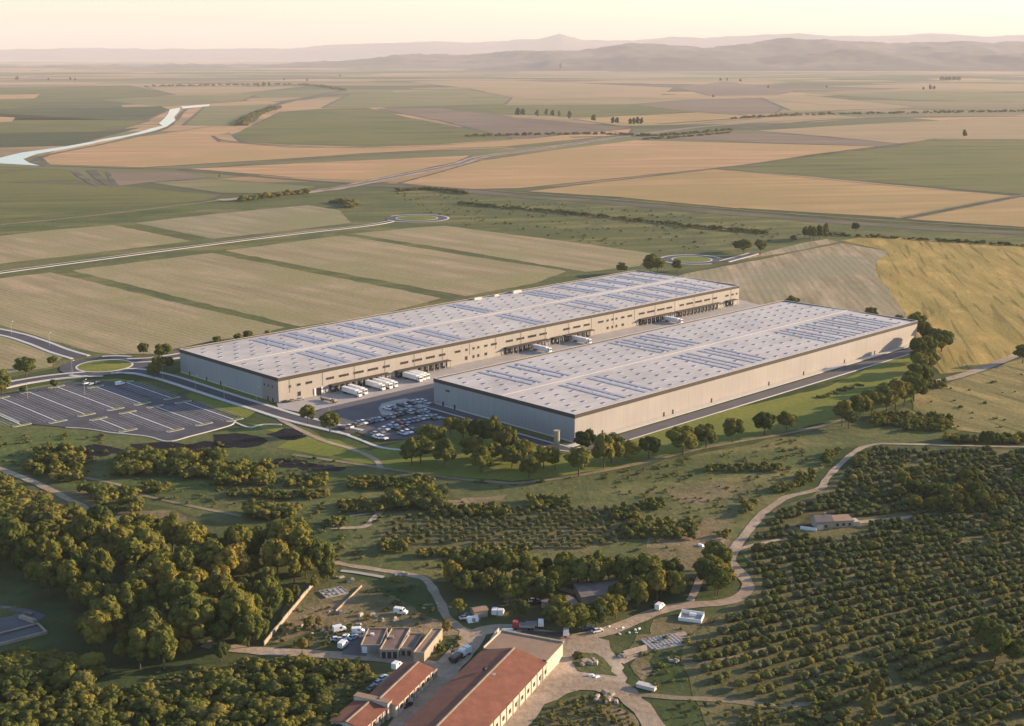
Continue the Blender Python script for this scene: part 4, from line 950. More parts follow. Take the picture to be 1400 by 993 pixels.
def lorry(px, py, rz, label, cabc, bed, L=8.0, load=None, name='lorry'):
    p = P(px, py); p.z = zl(7, p.y); t = empty(name, p, rz); tag(t, label, 'lorry')
    MB().box(-L / 2, L / 2, -.5, .5, .65, .95).build('chassis', M['dark'], t)
    c = MB(); c.box(L / 2 - 2.1, L / 2, -1.2, 1.2, .8, 2.9, taper=.12); ca = c.build('cab', paintm(cabc, CARC[cabc]), t)
    MB().box(L / 2 - .1, L / 2 + .03, -1.0, 1.0, 1.8, 2.6).build('windscreen', M['glass'], ca)
    b_ = MB(); b_.box(-L / 2, L / 2 - 2.4, -1.25, 1.25, .96, 1.1)
    if load != 'flat':
        b_.box(-L / 2, L / 2 - 2.4, -1.25, -1.15, 1.1, 1.9); b_.box(-L / 2, L / 2 - 2.4, 1.15, 1.25, 1.1, 1.9); b_.box(-L / 2, -L / 2 + .1, -1.15, 1.15, 1.1, 1.9); b_.box(L / 2 - 2.5, L / 2 - 2.4, -1.15, 1.15, 1.1, 2.1)
    b_.build('bed', bed, t)
    if load and load != 'flat': MB().box(-L / 2 + .3, L / 2 - 2.8, -1.1, 1.1, 1.12, 2.4, taper=.3).build('load', M[load], t)
    for x in (-L / 2 + 1, -L / 2 + 2.1, L / 2 - 1.2):
        for s in (-1, 1): MB().tube((x, s * .8, .48), (x, s * 1.15, .48), .48, .48, 10).build('wheel', M['tyre'], t)
    return t
lorry(626, 903, 1.0, 'white cab lorry with dark bed on the pale road, front one of a close pair', 'white', M['dark'], 7.5, 'greyroof')
lorry(632, 898, 0.75, 'white lorry on the pale road, rear one of a close pair', 'white', M['white'], 7.0)
lorry(745, 870.5, -.10, 'long dark flatbed lorry with white cab parked behind the barn', 'white', M['dark'], 17, 'flat')
lorry(716, 861, math.pi - .1, 'red cab lorry beside the dark flatbed', 'red', M['metal'], 8)
lorry(731, 859, 0, 'white tipper lorry behind the red cab one', 'white', M['metal'], 6.5)

# ------------------------------------------------------------------ farm buildings
# big red roofed barn: x along the ridge away from the camera
def frame(px, py, z, ang): p = P(px, py, z); return Vector((p.x, p.y, 0)), ang
def gabled(name, label, o, ang, L, W, eave, rid, wallm, roofm, cat='barn', over=.5, wins=0, side_z=None, ridge_pos=.5, x0=0):
    """o: left corner at the far end; local x runs toward the camera (-), y to the left"""
    t = empty(name, o, ang); tag(t, label, cat)
    e, r = eave, rid; ry = -W * ridge_pos
    MB().prism([(0, 0), (0, e), (ry, r - .15), (-W, e), (-W, 0)], -L, x0).build('wall', M[wallm], t)
    rf = MB()
    for ya, yb, za, zb in ((over, ry, e - .12, r), (-W - over, ry, e - .12, r)):
        rf.add([(-L - over, ya, za), (x0 + over, ya, za), (x0 + over, yb, zb), (-L - over, yb, zb), (-L - over, ya, za + .22), (x0 + over, ya, za + .22), (x0 + over, yb, zb + .22), (-L - over, yb, zb + .22)],
               [(0, 1, 2, 3), (4, 5, 6, 7), (0, 1, 5, 4), (1, 2, 6, 5), (3, 2, 6, 7), (0, 3, 7, 4)])
    ro = rf.build('roof', M[roofm], t)
    MB().box(-L - over, x0 + over, ry - .28, ry + .28, r + .16, r + .38).build('ridge_cap', M['stone'], ro)
    if wins:
        n = int(L / wins)
        for s, yy in ((-1, -W),):
            for i in range(n):
                x = -L + (i + .5) * L / n
                MB().box(x - .18, x + .18, yy - .28, yy, 0, e - .3).build('pilaster', M['render'], t)
                x += L / n / 2
                wo_ = MB().box(x - .8, x + .8, yy - .07, yy - .005, 1.6, 3.0).build('window', M['glass'], t)
                if i % 4 == 2: MB().box(x - 1.5 + 1.9, x + 1.5 + 1.9, yy - .09, yy - .006, 0, 3.2).build('door', M['wallgrey'], t)
    return t
a1 = R(66.5)
pL = P(660.6, 889.7, 5.5); pL.z = 0
barn = gabled('barn', 'big barn with a long rusty red tiled roof running out of the bottom edge', pL, a1, 78, 22.5, 5.5, 8.3, 'render', 'tile', wins=4.6)
fl = MB().box(.6, 15.5, -22.5, 0, 0, 5.9).build('annex_wall', M['render'], barn)
MB().box(.5, 15.9, -22.9, .4, 5.9, 6.15).build('annex_roof', M['tanroof'], barn)
MB().box(14.9, 15.7, -22.7, .2, 6.15, 6.6).build('parapet', M['stone'], barn); MB().box(.6, 14.9, -.1, .3, 6.15, 6.6).build('parapet', M['render'], barn)
b_ = MB(); b_.box(-18, -16.4, -9, -8, 8.1, 8.9); b_.build('roof_vent', M['dark'], barn); b_ = MB(); b_.box(-20, -18.6, -13, -12, 7.6, 8.3); b_.build('roof_vent', M['metal'], barn)
# smaller red roofed barn
pS = P(440 + 490 / 4.375, 820 + 385 / 4.375, 4.2); pS.z = 0
sb = gabled('barn', 'smaller red tiled barn with white side wall beside the pale road', pS, R(68), 26.5, 10.5, 4.2, 5.6, 'render', 'tile', wins=3.4)
pT = P(440 + 225 / 4.375, 820 + 595 / 4.375, 5.2); pT.z = 0
sc_ = gabled('outbuilding', 'low red tiled outbuilding with pale gable at the bottom edge', Vector((-49.0, 376.2, 0)), R(66), 13.5, 11.0, 4.0, 5.0, 'render', 'tile', 'outbuilding', wins=3.0)
MB().box(.55, 3.2, -11.6, .4, 0, 5.5).build('gable_wall', M['render'], sc_); MB().box(.5, 3.3, -11.8, .6, 5.5, 5.7).build('gable_roof', M['tanroof'], sc_)
# flat roofed workshop: x to the right, y away
wk = empty('workshop', Vector((-50.4, 414.4, 0)), 0.0); tag(wk, 'low flat roofed workshop with brown roofs and pale parapets beside the farm road', 'workshop')
def flat(x0, x1, y0, y1, h, rm, shear=0.0):
    s = shear
    w = MB(); w.add([(x0, y0, 0), (x1, y0, 0), (x1 + s, y1, 0), (x0 + s, y1, 0), (x0, y0, h), (x1, y0, h), (x1 + s, y1, h), (x0 + s, y1, h)], [(0, 1, 5, 4), (1, 2, 6, 5), (2, 3, 7, 6), (3, 0, 4, 7)])
    w.build('wall', M['stone'], wk)
    MB().add([(x0, y0, h - .3), (x1, y0, h - .3), (x1 + s, y1, h - .3), (x0 + s, y1, h - .3)], [(0, 1, 2, 3)]).build('roof', M[rm], wk)
    def bar(a, b_, w_=.16):
        a = Vector(a); b_ = Vector(b_); d = (b_ - a); Mx = Matrix.Translation((a.x, a.y, 0)) @ Matrix.Rotation(math.atan2(d.y, d.x), 4, 'Z')
        return (0, d.length, -w_, w_, h - .35, h + .12, 0, Mx)
    p_ = MB(); c = [(x0, y0), (x1, y0), (x1 + s, y1), (x0 + s, y1)]
    for i in range(4): p_.box(*bar(c[i] + (0,), c[(i + 1) % 4] + (0,)))
    p_.build('parapet', M['stone'], wk)
flat(-1.2, 5.4, 4.0, 17.6, 3.2, 'workroof', 1.2)
flat(5.7, 12.0, 0, 17.4, 3.4, 'workroof', 2.6)
flat(12.3, 16.9, 1.2, 13.0, 3.3, 'workroof', 2.4)
flat(17.3, 20.9, -3.6, 15.2, 4.1, 'tanroof', 5.2)
for x in (6.3, 8.2, 10.1): MB().box(x, x + 1.3, -.12, -.01, .2, 2.5).build('door', M['glass'], wk)
for x in (12.9, 14.8): MB().box(x, x + 1.2, 1.08, 1.19, .6, 2.4).build('window', M['glass'], wk)
MB().box(2.0, 4.4, 3.88, 3.99, .1, 2.6).build('door', M['wallgrey'], wk); MB().box(-.8, .9, 3.88, 3.99, .1, 2.6).build('door', M['white'], wk)
MB().box(8, 9.4, 9, 10.2, 3.12, 3.9).build('roof_vent', M['stone'], wk); MB().box(1.2, 2.4, 12, 13, 2.92, 3.6).build('roof_vent', M['white'], wk)
# farmhouse in the orchard
fp = P(1137, 719); fp.z = 0
fh = empty('farmhouse', fp, R(8)); fh.scale = (.92, .95, .78); tag(fh, 'grey roofed stone farmhouse alone among the orchard rows', 'house')
MB().prism([(-4, 0), (4, 0), (4, 4.4), (0, 6.4), (-4, 4.4)], -9, -1, M=None).build('wall', M['stone'], fh)
r_ = MB(); r_.add([(-9.4, -4.5, 4.2), (-.6, -4.5, 4.2), (-.6, 0, 6.5), (-9.4, 0, 6.5), (-.6, 4.5, 4.2), (-9.4, 4.5, 4.2), (-9.4, -4.5, 4.45), (-.6, -4.5, 4.45), (-.6, 0, 6.8), (-9.4, 0, 6.8), (-.6, 4.5, 4.45), (-9.4, 4.5, 4.45)], [(0, 1, 2, 3), (3, 2, 4, 5), (6, 7, 8, 9), (9, 8, 10, 11), (0, 1, 7, 6), (5, 4, 10, 11), (0, 3, 9, 6), (3, 5, 11, 9), (1, 2, 8, 7), (2, 4, 10, 8)]); r_.build('roof', M['greyroof'], fh)
MB().box(-1, 9.5, -3, 4.5, 0, 3.9).build('wall', M['stone'], fh)
MB().box(-.7, 9.9, -3.4, 4.9, 3.9, 4.15).build('roof', M['tanroof'], fh)
MB().box(9.5, 13, -2, 3, 0, 2.6).build('shed', M['render'], fh)
for x in (1, 4, 7): MB().box(x, x + 1.2, -3.08, -3.01, 1, 2.6).build('window', M['glass'], fh)
MB().box(-8.9, -6, -4.8, -4.1, 0, 3).build('porch', M['render'], fh); MB().box(-5, -3.8, -4.08, -4.01, 1, 2.4).build('window', M['glass'], fh)
MB().box(-3.4, -2.6, 1.0, 1.8, 5.6, 7.5).build('chimney', M['stone'], fh)
wp_ = P(1105, 725); ws = empty('stone_wall', (wp_.x, wp_.y, 0), R(-20)); tag(ws, 'low pale wall in front of the farmhouse', 'wall'); MB().box(-3.5, 3.5, -.3, .3, 0, 1.4, taper=.05).build('wall_face', M['white'], ws)
# white open enclosure by the lane
ep = P(945, 846); en = empty('white_enclosure', (ep.x, ep.y, 0), R(-18)); tag(en, 'white walled open topped enclosure beside the sandy lane', 'enclosure')
for a in ((-4.2, 4.2, -3.2, -2.9, 1.3), (-4.2, 4.2, 2.9, 3.2, 1.8), (-4.2, -3.9, -2.9, 2.9, 1.3), (3.9, 4.2, -2.9, 2.9, 1.3)): MB().box(a[0], a[1], a[2], a[3], 0, a[4]).build('wall', M['white'], en)
MB().box(-3.9, 3.9, -2.9, 2.9, 0, .5).build('floor_slab', M['concrete'], en); MB().box(-1, 1.5, 1.4, 2.8, .5, 1.5).build('tank', M['white'], en)
# small structures and walls
def wall(a, b_, h, w, m, label, name='garden_wall', cat='wall'):
    A, B = P(*a), P(*b_); d = B - A; t = MB()
    n = max(2, int(d.length / 6)); 
    for i in range(n):
        hh = h * (1 + .08 * math.sin(i * 2.3)); t.box(d.length * i / n, d.length * (i + 1) / n - (.02 if i % 3 else .35), -w / 2, w / 2, 0, hh)
    o = t.build(name, m); o.location = (A.x, A.y, 0); o.rotation_euler = (0, 0, math.atan2(d.y, d.x)); tag(o, label, cat); return o
wall((361, 883), (432, 796), 1.6, .35, M['stone'], 'long sunlit stone wall between forest and dry yard')
wall((459, 837), (495, 802), .8, .3, M['stone'], 'low pale wall across the grass plot')
wall((671, 880), (682, 866), 2.0, .3, M['render'], 'thin pale wall from the barn corner to the blue van')
wall((1040, 752), (1041, 752), .5, .3, M['stone'], 'low stone by the orchard track') if 0 else None
wall((998, 769), (1004, 790), .9, .4, M['stone'], 'low retaining wall inside the lane bend')
sh = empty('shed', (P(655, 842).x, P(655, 842).y, 0), R(25)); tag(sh, 'small shed with a bright pinkish roof by the lane fork', 'shed')
MB().box(-2.6, 2.6, -2, 2, 0, 2.6).build('wall', M['stone'], sh); MB().prism([(-2.3, 2.6), (2.3, 2.6), (2.3, 2.75), (0, 3.5), (-2.3, 2.75)], -2.9, 2.9).build('roof', M['tanroof'], sh)
tp = empty('tarpaulin_tent', (P(646, 849).x, P(646, 849).y, 0), .3); tag(tp, 'small white tarpaulin tent below the pink roofed shed', 'tent'); MB().prism([(-1.6, 0), (1.6, 0), (0, 2.0)], -2, 2).build('canvas', M['white'], tp)
for (px, py), w, d, h, a, lb in [((823, 815), 19, 12, 2.8, 12, 'wide low shed with grey roof half hidden by the tree belt'), ((765, 833), 11, 8, 2.6, 24, 'smaller low shed with grey roof between the trees')]:
    q = P(px, py); t = empty('low_shed', (q.x, q.y, 0), R(a)); tag(t, lb, 'shed')
    MB().box(-w / 2, w / 2, -d / 2, d / 2, 0, h).build('wall', M['stone'], t)
    MB().prism([(-d / 2 - .5, h + .01), (d / 2 + .5, h + .01), (d / 2 + .5, h + .25), (0, h + .9), (-d / 2 - .5, h + .25)], -w / 2 - .4, w / 2 + .4).build('roof', M['greyroof'], t)
    MB().box(-w / 2 + 2, -w / 2 + 5, -d / 2 - .07, -d / 2 - .01, 0, 2.3).build('door', M['wallgrey'], t)
# sunken basin, bottom left
bp = P(12, 873); bs = empty('storage_basin', (bp.x, bp.y, 0), R(38)); tag(bs, 'long dark rectangular basin with pale rim at the left edge', 'basin')
for a in ((-22, 12, -4.6, -4.0), (-22, 12, 4.0, 4.6), (11.4, 12, -4.0, 4.0), (-22, -21.4, -4, 4)): MB().box(a[0], a[1], a[2], a[3], 0, 1.1).build('rim', M['stone'], bs)
MB().box(-21.4, 11.4, -4, 4, 0, .62).build('water_surface', M['darkwater'], bs)
wall((28, 845), (48, 852), 1.2, 1.6, M['stone'], 'block of pale stones by the sunken basin', 'stone_pile', 'stones'); wall((32, 840), (45, 842), 1.0, 1.4, M['greyroof'], 'dark machine parts beside the sunken basin', 'stone_pile', 'stones')
# gridded cold frames on the grass
def grid(px, py, w, d, nx, ny, rz, label, name='planting_grid'):
    p = P(px, py); t = MB()
    for i in range(nx + 1): t.box(-w / 2 + w * i / nx - .12, -w / 2 + w * i / nx + .12, -d / 2, d / 2, 0, .5)
    for j in range(ny + 1): t.box(-w / 2, w / 2, -d / 2 + d * j / ny - .13, -d / 2 + d * j / ny + .13, 0, .46)
    rr = random.Random(px)
    for i in range(nx):
        for j in range(ny):
            if rr.random() < .75: t.box(-w / 2 + w * (i + .2) / nx, -w / 2 + w * (i + .75) / nx, -d / 2 + d * (j + .2) / ny, -d / 2 + d * (j + .7) / ny, 0, .38, 1)
    o = t.build(name, [M['concrete'], M['paint2']]); o.location = (p.x, p.y, .1); o.rotation_euler = (0, 0, rz); tag(o, label, 'planting grid')
grid(907, 879, 13, 9, 9, 7, R(22), 'grey gridded planting frame on the grass below the white enclosure')
grid(456, 811, 9, 7, 5, 4, R(30), 'faint grey gridded frame in the walled grass plot')
def stones(px, py, n, sp, label, m='stone', size=(.5, 1.4), name='stone_pile'):
    p = P(px, py); t = MB(); rr = random.Random(px * 7 + py)
    for _ in range(n):
        x, y, s, h = rr.gauss(0, sp), rr.gauss(0, sp * .6), rr.uniform(*size), rr.uniform(.4, 1.0)
        t.box(-s, s, -s * .6, s * .6, 0, s * h, 0, Matrix.Translation((x, y, 0)) @ Matrix.Rotation(rr.uniform(0, 3), 4, 'Z'), s * .25)
    o = t.build(name, M[m]); o.location = (p.x, p.y, .1); tag(o, label, 'stones')
for a in [(801, 908, 16, 2.2, 'pile of pale boulders on the leaf shaped island'), (815, 925, 3, .8, 'few white boulders at the tip of the island', 'white'), (830, 955, 14, 3.0, 'pile of pale rubble above the dry mound'),
          (850, 898, 4, 1.2, 'pale blocks at the road fork'), (848, 863, 8, 3.5, 'scattered white stones below the trees', 'white', (.3, .7)), (460, 838, 5, 1.0, 'pale stones beside the grass plot wall'),
          (520, 845, 9, 4.0, 'row of pale stones behind the workshop'), (430, 862, 10, 5.0, 'scattered pale stones in the dry yard', 'stone', (.3, .8)), (478, 795, 5, 1.2, 'sunlit stone heap below the lane'),
          (465, 790, 3, 1.0, 'single sunlit boulders at the forest edge'), (550, 786, 5, 1.0, 'pale rubble at the lane bend'), (918, 903, 4, 1.5, 'flat pale stones on the grass plot'), (602, 830, 8, 3, 'scattered stones in the grass plot', 'stone', (.3, .7)),
          (1002, 787, 4, 1.0, 'sunlit stones inside the lane bend'), (986, 728, 4, 1.0, 'sunlit stones at the top of the gravel strip'), (960, 746, 2, .6, 'small white stones in the meadow', 'white'), (652, 848, 4, 1.4, 'pale rubble below the shed')]:
    stones(*a)
b_ = MB()
for i in range(4): b_.tube((-5 + i * .4, i * .9 - 1.2, .5), (4.5 + i * .5, i * .9 - .6, .5), .42, .36, 8)
o = b_.build('log_pile', M['stone']); q = P(868, 893); o.location = (q.x, q.y, .1); o.rotation_euler = (0, 0, R(28)); tag(o, 'stack of pale logs beside the curving road', 'logs')
ct = empty('container', (P(884, 942).x, P(884, 942).y, .15), R(-30)); tag(ct, 'long pale flat topped container beside the road fork', 'container')
MB().box(-3.2, 3.2, -1.2, 1.2, .15, 1.25).build('body', M['coping'], ct); MB().box(-3.3, 3.3, -1.28, 1.28, 1.25, 1.4).build('lid', M['coping'], ct)

# clipped hedges on the lawn, set out as illegible letter-like strokes
for i, (pts, nm) in enumerate([([(1117, 543), (1120, 544.2), (1123, 545), (1127, 544.6)], 'hooked stroke'), ([(1126, 543), (1130, 540.4), (1134, 541), (1133, 543.2), (1128.5, 543.8)], 'open ring'), ([(1136, 539.6), (1138, 537.4), (1145, 539.2)], 'thick block'),
        ([(1144, 534), (1148, 534.4), (1151, 535.4), (1156, 535)], 'wavy stroke'), ([(1154, 531.4), (1156.5, 530), (1158, 532), (1162, 533), (1166, 531), (1168, 529)], 'double curve'), ([(1169, 527.4), (1172, 526.4)], 'short dab'), ([(1173.5, 526.8), (1177, 528), (1181, 528.4)], 'last sloping stroke')]):
    t = MB(); W = [P(*q) for q in pts]
    for a, b2 in zip(W, W[1:]):
        d = b2 - a; t.box(-.3, d.length + .3, -.65, .65, .08, 1.1, 0, Matrix.Translation((a.x - W[0].x, a.y - W[0].y, i * .001)) @ Matrix.Rotation(math.atan2(d.y, d.x), 4, 'Z'), .08)
    o = t.build('clipped_hedge', M['leafC']); o.location = (W[0].x, W[0].y, 0); tag(o, 'clipped dark hedge on the long lawn shaped as a ' + nm, 'hedge', 'letter-like clipped hedges on the long lawn')
# column by the warehouse corner
o = MB().cyl((0, 0), 1.6, 1.5, 0, 12.5, 14).cyl((0, 0), 1.7, 1.7, 12.5, 13.0, 14).build('silo', M['stone']); q = P(761, 622); o.location = (q.x, q.y, 0); tag(o, 'slender pale cylindrical silo by the warehouse corner', 'silo')
# street lamps
def lamp(p, rz, label):
    t = empty('street_lamp', p, rz); tag(t, label, 'street lamp', 'street lamps around the car park and service road')
    MB().cyl((0, 0), .14, .07, 0, 9.0, 6).build('pole', M['metal'], t)
    a = MB(); a.tube((0, 0, 8.9), (1.6, 0, 9.3), .05, .04, 5); a.build('arm', M['metal'], t)
    MB().box(1.3, 2.2, -.16, .16, 9.22, 9.38, taper=.03).build('lamp_head', M['white'], t)
    return t
for (x, y), lb in [((-18, 100), 'street lamp on the service road below the two trees'), ((-18, 62), 'street lamp halfway down the service road'), ((-18, 30), 'street lamp on the service road beside the grass wedge'), ((-8.5, 10), 'street lamp near the dark corner of the dock warehouse')]:
    lamp(LA(x, y), TH, lb)
for (px, py), lb in [((99, 513), 'street lamp left of the nearest roundabout'), ((116, 540), 'street lamp among the empty parking rows'), ((16, 457), 'street lamp on the road coming in from the left'), ((68, 473), 'street lamp where the left road bends'),
                     ((38, 545), 'street lamp at the left end of the car park'), ((450, 568), 'street lamp between the two round trees'), ((1316, 519), 'lone pole beside the lane in the golden field')]:
    p = P(px, py); p.z = 0; lamp(p, 1.0, lb)

# ------------------------------------------------------------------ trees
def ico(sub):
    t = (1 + 5 ** .5) / 2
    V = [(-1, t, 0), (1, t, 0), (-1, -t, 0), (1, -t, 0), (0, -1, t), (0, 1, t), (0, -1, -t), (0, 1, -t), (t, 0, -1), (t, 0, 1), (-t, 0, -1), (-t, 0, 1)]
    F = [(0, 11, 5), (0, 5, 1), (0, 1, 7), (0, 7, 10), (0, 10, 11), (1, 5, 9), (5, 11, 4), (11, 10, 2), (10, 7, 6), (7, 1, 8), (3, 9, 4), (3, 4, 2), (3, 2, 6), (3, 6, 8), (3, 8, 9), (4, 9, 5), (2, 4, 11), (6, 2, 10), (8, 6, 7), (9, 8, 1)]
    V = [np.array(v) / np.linalg.norm(v) for v in V]
    for _ in range(sub):
        c = {}; NF = []
        def mid(a, b):
            k = (min(a, b), max(a, b))
            if k not in c:
                m = V[a] + V[b]; V.append(m / np.linalg.norm(m)); c[k] = len(V) - 1
            return c[k]
        for a, b, d in F:
            x, y, z = mid(a, b), mid(b, d), mid(d, a); NF += [(a, x, z), (b, y, x), (d, z, y), (x, y, z)]
        F = NF
    return np.array(V), np.array(F)
ICO = {s: ico(s) for s in (0, 1, 2)}

def crown(seed, rx, hz, z0, nl, nleaf, ls, sub=1, lobe=.42, shape='round', core=.62):
    """lumpy crown: a core of uneven lobes and many leaf-sized faces over them. radius rx, height hz, starts at z0"""
    rg = np.random.RandomState(seed)
    cs, rs = [], []
    cz = z0 + hz / 2
    cs.append(np.array([0, 0, cz])); rs.append(core)
    for i in range(nl):
        a = rg.uniform(0, 2 * math.pi); u = rg.uniform(-.75, .95)
        w = math.sqrt(max(0, 1 - u * u))
        if shape == 'tall': w *= (1 - .35 * max(u, 0))
        k = rg.uniform(.55, .82)
        cs.append(np.array([w * math.cos(a) * rx * k, w * math.sin(a) * rx * k, cz + u * hz / 2 * k])); rs.append(rg.uniform(.7, 1.15) * lobe)
    V, T = [], []; off = 0
    iv, it = ICO[sub]
    asp = hz / 2 / rx
    for c, r in zip(cs, rs):
        d = 1 + rg.uniform(-.16, .14, len(iv))
        sc = np.array([rx, rx, rx * (asp if r > .6 else min(asp, 1.25))]) * r * .93
        vv = iv * d[:, None] * sc + c
        V.append(vv); T.append(it + off); off += len(vv)
    n = nleaf
    if n:
        w = np.array(rs) ** 2; w[0] *= .6; w /= w.sum()
        pick = rg.choice(len(cs), n, p=w)
        d = rg.normal(size=(n, 3)); d[:, 2] = np.abs(d[:, 2]) * .9 + d[:, 2] * .1 - .15; d /= np.linalg.norm(d, axis=1)[:, None]
        C = np.array(cs)[pick]; Rr = np.array(rs)[pick]
        sc = np.stack([Rr * rx, Rr * rx, Rr * rx * np.where(Rr > .6, asp, min(asp, 1.25))], 1)
        pos = C + d * sc * rg.uniform(.90, 1.16, n)[:, None]
        nn = d + rg.normal(size=(n, 3)) * .28; nn /= np.linalg.norm(nn, axis=1)[:, None]
        up = rg.normal(size=(n, 3)); a = np.cross(nn, up); a /= np.linalg.norm(a, axis=1)[:, None]; b_ = np.cross(nn, a)
        s = (ls * rg.uniform(.6, 1.35, n))[:, None]
        q = np.concatenate([pos - a * s - b_ * s * .6, pos + a * s - b_ * s * .7, pos + a * s * .8 + b_ * s * .8, pos - a * s * .7 + b_ * s], 0)
        i = np.arange(n)
        T.append(np.stack([i, i + n, i + 2 * n], 1) + off); T.append(np.stack([i, i + 2 * n, i + 3 * n], 1) + off)
        V.append(q)
    return np.concatenate(V), np.concatenate(T)

def trunk_mesh(h, r, seed):
    rr = random.Random(seed); t = MB()
    t.tube((0, 0, -.1), (rr.uniform(-.15, .15), rr.uniform(-.15, .15), h), r, r * .6, 7)
    for i in range(4):
        a = i * 1.6 + rr.random(); z = h * rr.uniform(.7, 1)
        t.tube((0, 0, z), (math.cos(a) * h * .45, math.sin(a) * h * .45, z + h * .55), r * .45, r * .15, 5)
    return t.mesh('trunk', [M['trunk']])

# prototypes of 1 m scale groups: (trunk mesh, crown mesh) with true size in metres
def kind(n, rx, hz, z0, nl, nleaf, ls, mats, seed, sub=1, lobe=.42, shape='round', tr=.3, core=.62):
    out = []
    for i in range(n):
        V, T = crown(seed + i, rx, hz, z0, nl, nleaf, ls, sub, lobe, shape, core)
        me = tri_mesh('crown', V, T, [mats[i % len(mats)]])
        out.append((trunk_mesh(z0 + hz * .3, tr, seed + i), me, z0 + hz))
    return out
A_, B_, C_, D_ = M['leafA'], M['leafB'], M['leafC'], M['leafD']
K_PARK = kind(6, 4.6, 9.0, 2.2, 22, 1700, .36, [A_, A_, C_], 100, lobe=.36)
K_WOOD = kind(9, 4.3, 11.5, 1.8, 26, 1500, .40, [A_, C_, A_, M['leafF']], 200, lobe=.34)
K_TALL = kind(5, 2.7, 15.5, 1.5, 26, 1400, .36, [A_, A_, C_], 300, lobe=.46, shape='tall')
K_SHRUB = kind(8, 2.2, 3.6, .0, 10, 340, .2, [A_, B_, C_, A_], 400, lobe=.42, core=.78)
K_MOUND = kind(4, 2.2, 3.0, .0, 9, 340, .2, [M['leafG'], M['leafF']], 450, lobe=.42, core=.78)
K_ORCH = kind(8, 2.1, 3.3, .1, 10, 300, .17, [B_, B_, M['leafE']], 500, lobe=.42, core=.82)
K_FAR = kind(3, 4.2, 15, 1.5, 8, 260, 1.0, [C_, A_], 600)
K_GOLD = kind(3, 2.0, 6.5, .5, 12, 500, .3, [D_], 700, lobe=.5, shape='tall', tr=.15)

rt = random.Random(11)
def tree(p, kindl, h, name, label, cat='tree', group=None, wscale=None, parts=True, z=0.0):
    tm, cm, H0 = rt.choice(kindl)
    s = h / H0; w = s * (wscale or rt.uniform(.98, 1.25))
    if parts:
        o = empty(name, (p.x, p.y, z), rt.uniform(0, 6.28))
        link(bpy.data.objects.new('trunk', tm), o); link(bpy.data.objects.new('crown', cm), o)
    else:
        o = bpy.data.objects.new(name, cm); o.location = (p.x, p.y, z); o.rotation_euler = (0, 0, rt.uniform(0, 6.28)); link(o)
    o.scale = (w, w, s)
    return tag(o, label, cat, group)

def hpx(px, py, n): return n * mpp(P(px, py)) * 1.05

